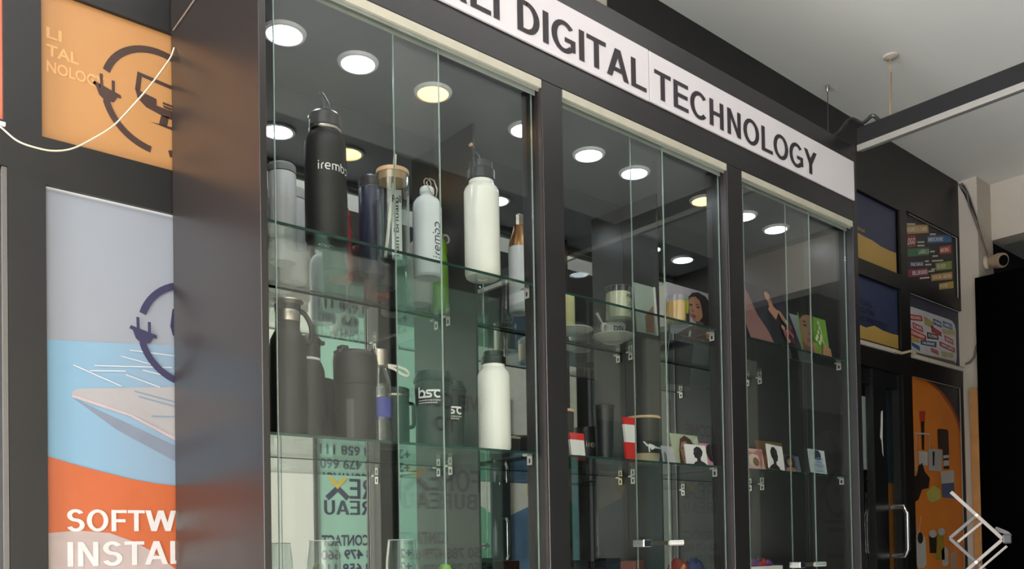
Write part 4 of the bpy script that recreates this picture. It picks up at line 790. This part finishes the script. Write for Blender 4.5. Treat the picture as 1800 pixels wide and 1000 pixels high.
t = thing('dark_box', 'small dark box beside the white flask by the first post', 'box', (1.575, 1.87, S2), (0, 0, 0.1))
obj('carton', MB().box(-0.03, 0.03, -0.03, 0.03, 0, 0.055), mat('dark_card', (48, 46, 44), 0.6), t); obj('lid_flap', MB().box(-0.0305, 0.0305, -0.0305, 0.0305, 0.0552, 0.060), mat('tan_card', (160, 150, 130), 0.6), t)

# lower shelf, middle bay
t = thing('bamboo_cup', 'black cup with bamboo rim and base band and a small white animal print', 'cup', (2.10, 1.812, S2))
BAM = mat('bamboo', (214, 174, 136), 0.5, var=0.12, scale=22)
obj('body', MB().lathe([(0, 0.002), (0.046, 0.002), (0.049, 0.036), (0.0535, 0.146)], 40), BMATT, t, smooth=True)
obj('base_band', MB().lathe([(0.0465, 0.001), (0.0495, 0.0355), (0.050, 0.0355), (0.0470, 0.001)], 40, close=True), mat('pale_bamboo', (178, 160, 130), 0.6, var=0.08), t, smooth=True)
obj('bamboo_rim', MB().lathe([(0.0537, 0.1462), (0.0545, 0.150), (0.053, 0.154), (0.043, 0.154), (0, 0.152)], 40), BAM, t, smooth=True)
mb = MB(); fn = on_cylinder(0.0525, math.radians(-52))
for q in ([(0.004, 0.072), (0.016, 0.060), (0.014, 0.054), (0.0, 0.070)], [(0.014, 0.058), (0.020, 0.064), (0.040, 0.058), (0.040, 0.050), (0.028, 0.044), (0.022, 0.052)], [(0.038, 0.057), (0.075, 0.054), (0.075, 0.050), (0.038, 0.050)], [(0.016, 0.056), (0.018, 0.038), (0.022, 0.038), (0.022, 0.056)]): flat(mb, q, fn)
obj('animal_print', mb, WINK, t, fix=False)
STR = mat('red_stripe_card', (206, 48, 46), 0.5)
def striped(label, x, y, w0, h, bands, lean):
    t = thing('striped_packet', label, 'packet', (x, y, S2+0.0004), (lean, 0, 0.0)); z = 0
    for c, hh in bands:
        obj('red_band' if c else 'white_band', MB().prism([(0, z), (w0, z), (w0-0.002, z+hh), (-0.004, z+hh)], -0.004, 0.004), STR if c else WPAPER, t); z += hh
striped('red and white striped packet leaning beside the bamboo cup', 1.968, 1.768, 0.046, 0.12, [(1, 0.062), (0, 0.055), (1, 0.022)], -0.06)
striped('red topped white packet at the left of the middle bay', 1.765, 1.80, 0.056, 0.09, [(1, 0.012), (0, 0.048), (1, 0.020)], -0.06)
t = thing('tall_black_tumbler', 'tall plain black tumbler left of the striped packet in the middle bay', 'tumbler', (1.922, 1.815, S2))
obj('body', MB().lathe([(0, 0), (0.024, 0), (0.026, 0.004), (0.031, 0.165)], 36), BPLAS, t, smooth=True); obj('lid', MB().lathe([(0.0315, 0.1652), (0.033, 0.167), (0.033, 0.174), (0.029, 0.176), (0, 0.176)], 36), BPLAS, t, smooth=True)
t2 = thing('black_tin', 'black tin with the start of a white wordmark beside the tall tumbler', 'tin', (1.932, 1.905, S2))
obj('body', MB().lathe([(0, 0), (0.034, 0), (0.035, 0.003), (0.035, 0.110)], 30), BMATT, t2, smooth=True); obj('lid', MB().lathe([(0.0355, 0.1102), (0.0355, 0.118), (0, 0.119)], 30), BPLAS, t2, smooth=True)
irembo(on_cylinder(0.035, math.radians(-42)), 0.018, 0.0, 0.055, PALE, t2)
t = thing('takeaway_cup', 'black cup with wooden lid and upright monogram by the first post', 'cup', (1.795, 1.875, S2))
obj('body', MB().lathe([(0, 0), (0.036, 0), (0.038, 0.004), (0.042, 0.150)], 32), BMATT, t, smooth=True); obj('wooden_lid', MB().lathe([(0.0425, 0.1502), (0.0425, 0.158), (0, 0.159)], 32), BAM, t, smooth=True)
bsc(lambda u, v: on_cylinder(0.0400, -0.45)(-v, u), 0.022, 0.075, 0.0, t)

# top shelf, middle bay
WAX = mat('cream_wax', (244, 236, 206), 0.5, var=0.02)
def candle(label, x, y, r, h, hw, wax, marks):
    t = thing('jar_candle', label, 'candle', (x, y, S1))
    obj('glass_jar', MB().lathe([(0, 0.001), (r-0.003, 0.001), (r, 0.004), (r, h), (r-0.002, h), (r-0.0025, 0.010), (0, 0.010)], 36), DRINK, t, smooth=True)
    obj('wax', MB().lathe([(0, 0.0112), (r-0.0032, 0.0112), (r-0.0032, hw), (0, hw-0.001)], 36), wax, t, smooth=True)
    for nm, L in marks: lettering(nm, on_cylinder(r, math.radians(-10)), L, INK, t, 0.02)
    return t
candle('cream candle in a clear jar with dark print in the middle bay', 2.012, 1.828, 0.042, 0.108, 0.090, WAX, [('jar_print', [('HOME', 0.0, 0.070, 0.030, 0.011), ('wax', 0.006, 0.052, 0.010, 0.005), ('melt', 0.006, 0.045, 0.012, 0.005), ('soy', 0.004, 0.026, 0.012, 0.005)])])
t = candle('amber candle jar standing before the dark haired woman portrait', 2.196, 1.746, 0.040, 0.092, 0.074, mat('amber_wax', (246, 190, 116), 0.5, var=0.03), [])
obj('leaf_sprig', MB().add([on_cylinder(0.0405, a)(0, z) for a, z in ((-0.10, 0.03), (0.08, 0.035), (0.0, 0.08), (0.10, 0.06), (0.28, 0.07), (0.16, 0.088), (-0.06, 0.055), (0.23, 0.045))], [(0, 1, 3, 2), (3, 4, 5), (1, 7, 4, 3), (0, 6, 2)]), mat('sprig_green', (132, 156, 44), 0.5), t, fix=False)
obj('dark_label', MB().add([on_cylinder(0.0404, a)(0, z) for z in (0.004, 0.032) for a in (-0.10, 0.08, 0.28, 0.43)], [(i, i+1, i+5, i+4) for i in range(3)]), INK, t, fix=False)
t = thing('saucer', 'white saucer under the printed coffee cup', 'saucer', (2.200, 2.026, S1)); CER = mat('white_ceramic', (238, 236, 228), 0.25, var=0.02)
obj('dish', MB().lathe([(0, 0.004), (0.030, 0.003), (0.034, 0.0), (0.038, 0.003), (0.062, 0.012), (0.074, 0.022), (0.0735, 0.0245), (0.058, 0.016), (0.036, 0.009), (0, 0.008)], 40), CER, t, smooth=True)
t = thing('coffee_cup', 'white coffee cup with dark letters standing on the saucer', 'cup', (2.200, 2.026, S1+0.0092))
obj('bowl', MB().lathe([(0, 0), (0.026, 0.0), (0.036, 0.010), (0.042, 0.028), (0.044, 0.052), (0.0415, 0.052), (0.039, 0.028), (0.030, 0.010), (0, 0.006)], 40), CER, t, smooth=True)
obj('handle', MB().tube(flow([(-0.040, -0.008, 0.046), (-0.058, -0.010, 0.044), (-0.066, -0.011, 0.030), (-0.058, -0.010, 0.016), (-0.038, -0.008, 0.014)]), 0.005, 9), CER, t, smooth=True)
lettering('cup_print', on_cylinder(0.0440, math.radians(-44)), [('DSV', 0.0, 0.022, 0.040, 0.017)], NAVY, t, 0.03)
tag(obj('teaspoon', MB().tube([(2.170, 2.033, S1+0.035), (2.154, 2.036, S1+0.066), (2.134, 2.040, S1+0.095)], [0.0035, 0.0035, 0.0055], 8), CER, smooth=True), 'white spoon standing up in the coffee cup', 'spoon')
t = thing('side_plate', 'pale plate at the left edge of the middle bay top shelf', 'plate', (2.00, 2.022, S1))
obj('dish', MB().lathe([(0, 0.003), (0.036, 0.0), (0.040, 0.002), (0.068, 0.012), (0.067, 0.0145), (0.038, 0.006), (0, 0.006)], 36), CER, t, smooth=True)
t = thing('pillar_candle', 'tall pale yellow pillar candle standing on the plate beside the post', 'candle', (1.975, 2.02, S1+0.0065))
obj('wax', MB().lathe([(0, 0), (0.024, 0), (0.025, 0.002), (0.025, 0.112), (0.023, 0.115), (0, 0.113)], 32), mat('yellow_wax', (226, 214, 150), 0.5), t, smooth=True); obj('wick', MB().tube([(0, 0, 0.112), (0.001, 0, 0.120)], 0.001, 6), INK, t)

# ------------------------------------------------------------------ picture cards
def card(name, label, x, y, z, w_, h_, bgm, lean=-0.16, yaw=0.0, cat='photo', th=0.004, roll=0.0):
    t = thing(name, label, cat, (x, y, z), (lean, roll, yaw)); obj('board', MB().box(-w_/2, w_/2, 0, th, 0.001, h_), bgm, t); return t
def shapes(t, items, w_, h_):
    """flat printed shapes, in fractions of the card's width and height, stacked a hair apart"""
    for k, (nm, m, pts) in enumerate(items):
        mb = MB(); flat(mb, [((u-0.5)*w_, v*h_) for u, v in pts], layer(-0.0004*(k+1))); obj(nm, mb, m, t, fix=False)
def P_(name, c): return mat(name, c, 0.45, var=0.06, scale=60)
SK1, SK2, HR, LIP = P_('warm_skin_print', (176, 126, 100)), P_('deep_skin_print', (112, 78, 60)), P_('hair_print', (44, 34, 32)), P_('lip_print', (146, 80, 76))
def face(cx, cz, rx, rz, skin, hair, longh, dark=None):
    sh = []
    if longh: sh.append(('printed_hair', hair, [(cx-rx*1.35, cz-rz*1.9), (cx-rx*1.45, cz), (cx-rx*1.2, cz+rz*0.9), (cx-rx*0.4, cz+rz*1.35), (cx+rx*0.5, cz+rz*1.35), (cx+rx*1.25, cz+rz*0.9), (cx+rx*1.45, cz), (cx+rx*1.35, cz-rz*1.9)]))
    sh.append(('printed_neck', skin, [(cx-rx*0.45, cz-rz*1.7), (cx-rx*0.42, cz-rz*0.4), (cx+rx*0.42, cz-rz*0.4), (cx+rx*0.5, cz-rz*1.7)]))
    sh.append(('printed_face', skin, ell(cx, cz, rx, rz)))
    if not longh: sh.append(('printed_hair', hair, arc(cx, cz, 1, 0, 1, 1)[:0] + [(cx-rx*1.05, cz+rz*0.1), (cx-rx*1.1, cz+rz*0.7), (cx-rx*0.5, cz+rz*1.2), (cx+rx*0.5, cz+rz*1.2), (cx+rx*1.1, cz+rz*0.7), (cx+rx*1.05, cz+rz*0.1), (cx+rx*0.8, cz+rz*0.5), (cx, cz+rz*0.75), (cx-rx*0.8, cz+rz*0.5)]))
    for sx in (-0.42, 0.42):
        sh.append(('printed_brow', hair, ell(cx+sx*rx, cz+rz*0.34, rx*0.27, rz*0.055, 10)))
        sh.append(('printed_eye', hair, ell(cx+sx*rx, cz+rz*0.16, rx*0.19, rz*0.075, 10)))
    sh.append(('printed_nose', dark or LIP, [(cx-rx*0.16, cz-rz*0.24), (cx+rx*0.16, cz-rz*0.24), (cx+rx*0.04, cz-rz*0.16), (cx-rx*0.04, cz-rz*0.16)]))
    sh.append(('printed_mouth', LIP, ell(cx, cz-rz*0.50, rx*0.34, rz*0.11, 12)))
    return sh
# large portrait, middle bay
W_, H_ = 0.235, 0.175
t = card('portrait_print', 'square print of a dark haired woman beside the orange candle', 2.372, 1.815, S1, W_, H_, P_('lilac_grey_print', (176, 170, 182)), -0.10)
shapes(t, [(n_, m_, [(u+0.05, v) for u, v in p_]) if n_ not in ('printed_bust', 'printed_shoulder') else (n_, m_, p_) for n_, m_, p_ in [('printed_hair', HR, [(0.42, 0.42), (0.36, 0.62), (0.40, 0.80), (0.52, 0.92), (0.66, 0.97), (0.84, 0.92), (0.97, 0.74), (0.94, 0.58), (0.86, 0.48), (0.84, 0.20), (0.74, 0.24), (0.60, 0.40)]), ('printed_bust', P_('dusky_shirt_print', (104, 88, 84)), [(0.10, 0.0), (0.40, 0.20), (0.58, 0.28), (0.58, 0.38), (0.76, 0.36), (0.78, 0.26), (1.0, 0.16), (1.0, 0.0)]),
           ('printed_face', SK1, [(0.42, 0.44), (0.385, 0.58), (0.40, 0.72), (0.47, 0.82), (0.58, 0.86), (0.67, 0.80), (0.72, 0.64), (0.70, 0.46), (0.60, 0.36), (0.48, 0.345)]), ('printed_lock', HR, [(0.58, 0.88), (0.68, 0.80), (0.70, 0.62), (0.72, 0.44), (0.78, 0.40), (0.80, 0.70), (0.70, 0.90)]),
           ('printed_brow', HR, [(0.54, 0.69), (0.60, 0.715), (0.68, 0.69), (0.60, 0.695)]), ('printed_eye', HR, ell(0.61, 0.645, 0.045, 0.018, 10)), ('printed_eye', HR, ell(0.45, 0.66, 0.035, 0.018, 10)), ('printed_nose', LIP, [(0.44, 0.53), (0.51, 0.525), (0.49, 0.56), (0.46, 0.58)]), ('printed_mouth', LIP, ell(0.475, 0.445, 0.058, 0.03, 12)),
           ('white_stripes', WPAPER, [(0.30, 0.0), (0.34, 0.12), (0.38, 0.12), (0.35, 0.0)]), ('shoulder', SK1, [(0.70, 0.16), (0.84, 0.22), (0.95, 0.15), (0.95, 0.03), (0.73, 0.03)])]], W_, H_)
t = card('acrylic_frame', 'pale upright acrylic frame with brown print just left of the amber candle', 2.195, 1.87, S1, 0.095, 0.165, mat('frosted_acrylic', (168, 178, 170), 0.3), -0.06)
shapes(t, [('picture_area', P_('rust_brown_print', (150, 112, 92)), [(0.45, 0.35), (0.92, 0.62), (0.92, 0.05), (0.45, 0.02)])], 0.095, 0.165)
obj('frame_edge', MB().box(0.0476, 0.054, -0.004, 0.008, 0.001, 0.165), WPAPER, t)

# big dark bouquet picture and two more, right bay top shelf
W_, H_ = 0.325, 0.245
t = card('bouquet_print', 'large dark print of a woman in black with a red bouquet', 2.700, 1.702, S1+0.001, W_, H_, P_('midnight_print', (40, 40, 54)), -0.34, 0, roll=0.0)
RG = random.Random(11)
shapes(t, [('printed_drape', P_('rose_drape_print', (132, 92, 88)), [(0.0, 0.0), (0.44, 0.02), (0.40, 0.22), (0.30, 0.45), (0.26, 0.80), (0.20, 1.0), (0.0, 1.0)]), ('printed_dress', P_('black_dress_print', (20, 20, 28)), [(0.44, 0.02), (0.92, 0.02), (0.84, 0.36), (0.76, 0.56), (0.60, 0.58), (0.48, 0.50)]),
           ('printed_hair', HR, ell(0.66, 0.87, 0.10, 0.12)), ('printed_neck', SK1, [(0.60, 0.62), (0.62, 0.78), (0.69, 0.78), (0.70, 0.64)]), ('printed_face', SK1, ell(0.645, 0.83, 0.062, 0.095)), ('printed_shade', SK2, [(0.66, 0.75), (0.705, 0.80), (0.70, 0.88), (0.67, 0.84)]),
           ('printed_chest', SK1, [(0.55, 0.60), (0.60, 0.66), (0.70, 0.67), (0.76, 0.60), (0.70, 0.52), (0.64, 0.44), (0.59, 0.52)]), ('printed_arm', SK1, [(0.74, 0.64), (0.80, 0.62), (0.88, 0.44), (0.83, 0.37), (0.77, 0.48)])]
          + [('printed_petals', [P_('crimson_print', (150, 40, 52)), P_('coral_print', (176, 82, 84)), P_('blush_print', (190, 150, 142)), P_('wine_print', (104, 30, 42))][k % 4], ell(0.79+RG.uniform(-0.09, 0.09), 0.24+RG.uniform(-0.14, 0.13), 0.034, 0.048, 8)) for k in range(14)] + [('printed_petals', P_('pale_blossom_print', (176, 182, 176)), ell(0.82, 0.42, 0.03, 0.045, 8))], W_, H_)
t = card('pale_card', 'pale card with dark bound hair behind the green leaf portrait', 3.02, 1.80, S1, 0.165, 0.188, P_('pale_sky_print', (176, 178, 184)), -0.15)
shapes(t, [('printed_hair', HR, [(0.02, 0.72), (0.05, 0.86), (0.20, 0.90), (0.34, 0.84), (0.38, 0.0), (0.08, 0.0)])], 0.165, 0.188)
t = card('leaf_portrait', 'portrait card, woman on its left half and green leaf with hand on its right half', 2.968, 1.705, S1, 0.19, 0.150, P_('leaf_green_print', (112, 156, 56)), -0.12)
shapes(t, [('printed_face', P_('brown_skin_print', (156, 114, 90)), [(0.0, 0.0), (0.0, 1.0), (0.44, 1.0), (0.36, 0.85), (0.33, 0.62), (0.36, 0.40), (0.46, 0.22), (0.62, 0.0)]), ('printed_hairline', HR, [(0.0, 1.0), (0.30, 1.0), (0.12, 0.93), (0.0, 0.82)]), ('printed_brow', HR, ell(0.17, 0.80, 0.08, 0.018, 10)), ('printed_eye', HR, ell(0.17, 0.70, 0.065, 0.034, 10)), ('printed_nose', SK2, ell(0.30, 0.50, 0.05, 0.035, 10)), ('printed_mouth', LIP, ell(0.27, 0.33, 0.10, 0.05, 12)), ('printed_shade', SK2, [(0.0, 0.30), (0.10, 0.18), (0.34, 0.16), (0.40, 0.05), (0.1, 0.0), (0.0, 0.0)]), ('printed_shadow', P_('moss_print', (84, 116, 48)), [(0.44, 1.0), (0.36, 0.85), (0.33, 0.62), (0.36, 0.40), (0.44, 0.3), (0.48, 0.7), (0.52, 1.0)])]
          + [('printed_flower', P_('pale_flower_print', (196, 206, 160)), ell(0.62+dx, dz, 0.045, 0.06, 8)) for dx, dz in ((0.04, 0.85), (0.06, 0.72), (0.0, 0.60), (0.08, 0.50), (-0.06, 0.48), (0.04, 0.40), (-0.12, 0.40), (-0.02, 0.32))] + [('printed_stem', P_('pale_flower_print', (196, 206, 160)), [(0.66, 0.9), (0.68, 0.9), (0.76, 0.3), (0.73, 0.3)]), ('printed_hand', SK1, [(0.66, 0.0), (0.70, 0.24), (0.78, 0.36), (0.86, 0.26), (0.98, 0.22), (1.0, 0.0)])], 0.19, 0.150)
# small cards on the middle shelf
t = card('postcard', 'postcard of a long haired girl looking down, middle bay', 2.252, 1.752, S2, 0.143, 0.108, P_('sage_print', (176, 182, 156)), -0.2)
shapes(t, [('printed_hair', P_('brown_hair_print', (72, 54, 46)), [(0.18, 0.0), (0.24, 0.5), (0.34, 0.85), (0.52, 0.97), (0.72, 0.86), (0.86, 0.5), (0.92, 0.0)]), ('printed_face', SK1, [(0.30, 0.20), (0.27, 0.5), (0.36, 0.74), (0.52, 0.80), (0.62, 0.6), (0.60, 0.25), (0.45, 0.0), (0.36, 0.02)]), ('printed_eye', HR, ell(0.36, 0.56, 0.05, 0.02, 8)), ('printed_eye', HR, ell(0.52, 0.60, 0.05, 0.02, 8)), ('printed_mouth', LIP, ell(0.40, 0.25, 0.07, 0.03, 10)), ('printed_wing', P_('pale_leaf_print', (206, 212, 190)), [(0.78, 0.8), (0.95, 0.95), (0.98, 0.6), (0.86, 0.62)])], 0.143, 0.108)
def silhouette(t, w_, h_, left):
    f = 1 if left else -1
    def m(pts): return [(0.5+f*(u-0.5), v) for u, v in pts]
    shapes(t, [('printed_silhouette', INK, m([(0.28, 0.0), (0.36, 0.12), (0.50, 0.20), (0.50, 0.32), (0.40, 0.36), (0.37, 0.50), (0.34, 0.55), (0.38, 0.62), (0.40, 0.80), (0.55, 0.92), (0.72, 0.88), (0.82, 0.70), (0.78, 0.50), (0.68, 0.36), (0.68, 0.22), (0.84, 0.14), (1.0, 0.0)])), ('printed_sheen', P_('dark_sheen_print', (64, 66, 70)), m([(0.44, 0.62), (0.50, 0.80), (0.56, 0.82), (0.50, 0.60)]))], w_, h_)
t = card('postcard', 'white postcard with black head in profile, middle bay', 2.236, 1.706, S2, 0.106, 0.066, WPAPER, -0.15); silhouette(t, 0.106, 0.066, True)
t = card('postcard', 'pink postcard with dark curls at the right end of the middle bay', 2.314, 1.722, S2, 0.055, 0.078, P_('candy_pink_print', (206, 142, 156)), -0.2, 0.0)
shapes(t, [('printed_curls', HR, [(0.72, 0.25), (0.55, 0.45), (0.50, 0.62), (0.60, 0.85), (0.80, 0.98), (0.99, 0.98), (0.99, 0.2)])], 0.055, 0.078)
t = card('postcard', 'pale grey postcard edge beside the bamboo cup', 2.113, 1.718, S2, 0.055, 0.056, P_('fog_print', (184, 180, 190)), -0.2)
shapes(t, [('printed_figure', P_('fog_dark_print', (110, 108, 112)), [(0.05, 0.0), (0.08, 0.5), (0.2, 0.7), (0.32, 0.5), (0.3, 0.0)])], 0.055, 0.056)
t = card('postcard', 'dusty pink postcard with a round brown face, left of right bay', 2.560, 1.706, S2, 0.108, 0.074, P_('dusty_pink_print', (196, 160, 152)), -0.2)
shapes(t, [('printed_swirl', P_('rose_swirl_print', (160, 104, 100)), [(0.0, 0.9), (0.5, 0.8), (0.8, 1.0), (1.0, 0.9), (0.9, 0.4), (0.8, 0.0), (0.72, 0.3), (0.74, 0.7), (0.4, 0.66), (0.0, 0.75)]), ('printed_cloth', P_('cream_swirl_print', (206, 186, 172)), ell(0.46, 0.42, 0.3, 0.34, 14)), ('printed_face', SK2, ell(0.54, 0.36, 0.17, 0.22, 14))], 0.108, 0.074)
t = card('postcard', 'white postcard with bald black head, right bay', 2.668, 1.695, S2+0.0035, 0.098, 0.088, WPAPER, -0.15, 0, roll=0.06); silhouette(t, 0.098, 0.088, False)
t = card('postcard', 'brown landscape postcard standing behind the portrait cards', 2.722, 1.745, S2, 0.165, 0.113, P_('umber_print', (120, 94, 68)), -0.15)
shapes(t, [('printed_glow', P_('ochre_glow_print', (146, 110, 74)), [(0.0, 0.0), (1.0, 0.0), (1.0, 0.5), (0.6, 0.62), (0.3, 0.5), (0.0, 0.6)])], 0.165, 0.113)
t = card('postcard', 'postcard of a curly haired woman with bare shoulders, right bay', 2.766, 1.700, S2, 0.082, 0.063, P_('slate_blue_print', (84, 84, 100)), -0.2)
shapes(t, [('printed_hair', HR, ell(0.5, 0.56, 0.40, 0.42, 16)), ('printed_shoulders', SK1, [(0.05, 0.0), (0.2, 0.2), (0.42, 0.28), (0.6, 0.28), (0.85, 0.2), (0.98, 0.0)])] + face(0.5, 0.56, 0.19, 0.27, SK1, HR, False)[1:], 0.082, 0.063)
t = card('postcard', 'narrow blue grey postcard right of the curly haired portrait', 2.832, 1.712, S2, 0.042, 0.062, P_('steel_print', (112, 122, 144)), -0.2)
t = card('postcard', 'blue and white wave patterned postcard, alone at the right', 2.955, 1.700, S2+0.002, 0.112, 0.090, P_('ice_white_print', (206, 216, 222)), -0.14, 0, roll=0.03)
sh = [('printed_head', P_('ink_blue_print', (44, 54, 80)), [(0.28, 0.62), (0.26, 0.85), (0.40, 0.98), (0.62, 0.98), (0.74, 0.84), (0.72, 0.6), (0.5, 0.56)])]
for k in range(11):
    z = 0.06 + 0.055*k; a, b = 0.12+RG.uniform(0, 0.2), 0.75+RG.uniform(0, 0.2)
    sh.append(('printed_wave', P_('wave_blue_print', (92, 120, 156)), [(a, z), ((a+b)/2, z+RG.uniform(-0.01, 0.04)), (b, z+0.01), (b-0.05, z+0.028), ((a+b)/2, z+0.045), (a+0.04, z+0.022)]))
shapes(t, sh, 0.112, 0.090)

# ------------------------------------------------------------------ bottom row, only the tops show
def wine(label, x, y):
    t = thing('wine_glass', label, 'glass', (x, y, S3))
    obj('bowl', MB().lathe([(0.004, 0.075), (0.014, 0.082), (0.034, 0.110), (0.0395, 0.140), (0.0385, 0.170), (0.033, 0.218), (0.0322, 0.2185), (0.0316, 0.218), (0.037, 0.170), (0.038, 0.140), (0.033, 0.112), (0.012, 0.086), (0, 0.083)], 40), DRINK, t, smooth=True)
    obj('rim', MB().lathe([(0.0335, 0.2187), (0.0337, 0.2200), (0.0318, 0.2200), (0.0318, 0.2187)], 40, close=True), mat('bright_glass_rim', (206, 212, 210), 0.15), t, smooth=True)
    obj('stem', MB().lathe([(0.006, 0.004), (0.004, 0.012), (0.0035, 0.06), (0.004, 0.0748)], 16), DRINK, t, smooth=True); obj('foot', MB().lathe([(0, 0), (0.034, 0.0), (0.034, 0.002), (0.006, 0.0038)], 36), DRINK, t, smooth=True)
wine('left wine glass, rim just above the bottom frame edge', 0.945, 1.77); wine('right wine glass, rim just above the bottom frame edge', 1.156, 1.77)
t = thing('lime_ball', 'small lime green round topper at the bottom right of the first bay', 'ornament', (1.285, 1.77, S3)); obj('ball', MB().lathe([(0, 0.123), (0.012, 0.126), (0.018, 0.141), (0.012, 0.155), (0, 0.159)], 20), mat('lime_coating', (128, 184, 52), 0.4), t, smooth=True); obj('holder', MB().lathe([(0, 0), (0.03, 0), (0.03, 0.122), (0, 0.1228)], 24), BPLAS, t, smooth=True)
for k, (x, wd, h, lb) in enumerate([(1.745, 0.058, 0.155, 'first black box from the post along the bottom of the middle bay'), (1.812, 0.058, 0.150, 'second black box from the post along the bottom of the middle bay'), (1.880, 0.060, 0.158, 'third black box from the post along the bottom of the middle bay')]):
    t = thing('black_gift_box', lb, 'box', (x+0.03, 1.80, S3), group='black boxes along the bottom of the middle bay')
    obj('carton', MB().box(-wd/2, wd/2, -0.025, 0.025, 0, h-0.02), BPLAS, t); obj('lid', MB().box(-wd/2-0.001, wd/2+0.001, -0.026, 0.026, h-0.0198, h), mat('black_gloss_lid', (24, 24, 26), 0.12), t, bevel=0.002)
t = thing('brown_carton', 'reddish brown box with pale edge at the bottom of the middle bay', 'box', (2.01, 1.80, S3), (0, 0, 0.5)); obj('carton', MB().box(-0.05, 0.05, -0.03, 0.03, 0, 0.145), mat('oxblood_card', (112, 62, 54), 0.5), t); obj('pale_edge', MB().box(0.0505, 0.0525, -0.03, 0.03, 0, 0.146), mat('tan_card', (160, 150, 130), 0.6), t)
t = thing('fabric_bundle', 'crumpled red and blue cloth bundle at the bottom of the middle bay', 'cloth', (2.27, 1.80, S3))
for nm, m, off, sd in (('red_cloth', mat('red_cloth', (134, 48, 44), 0.7), -0.025, 3), ('blue_cloth', mat('blue_cloth', (46, 54, 96), 0.7), 0.055, 5)):
    rr = random.Random(sd); b_ = MB(); n = 10; vs = []
    for i in range(n+1):
        for j in range(n+1): u, v = i/n*2-1, j/n*2-1; vs.append((off+u*0.065, v*0.05, max(0.001, 0.145*(1-abs(u)**2.5)*(1-abs(v)**2.5) + rr.uniform(-0.012, 0.012)*(abs(u) < 0.95 and abs(v) < 0.95))))
    b_.add(vs, [(i*(n+1)+j, i*(n+1)+j+1, (i+1)*(n+1)+j+1, (i+1)*(n+1)+j) for i in range(n) for j in range(n)]); obj(nm, b_, m, t, smooth=True, ang=80)
t = thing('tan_strip', 'tan wooden ruler lying against the cloth bundle', 'ruler', (2.10, 1.755, S3)); obj('strip', MB().bar((0, 0, 0.004), (0.12, 0, 0.128), 0.012, 0.004, (0, 1, 0)), mat('raw_timber', (190, 138, 84), 0.7), t)
t = thing('toy_box', 'white edged box of red and violet toys at the bottom of the right bay', 'box', (2.64, 1.78, S3))
obj('tray', MB().box(-0.10, 0.12, -0.04, 0.04, 0, 0.112), WPAPER, t)
for k, (x, z, r, m) in enumerate([(-0.02, 0.120, 0.030, mat('violet_plastic', (96, 44, 110), 0.3)), (0.03, 0.124, 0.024, mat('red_plastic', (176, 44, 56), 0.3)), (0.065, 0.118, 0.022, mat('violet_plastic', (96, 44, 110), 0.3)), (0.0, 0.135, 0.018, mat('dark_plastic', (40, 34, 44), 0.3))]):
    obj('toy', MB().lathe([(0, -r*0.6), (r*0.8, -r*0.4), (r, 0), (r*0.7, r*0.6), (0, r*0.8)], 18, x, -0.005*k, z), m, t, smooth=True)
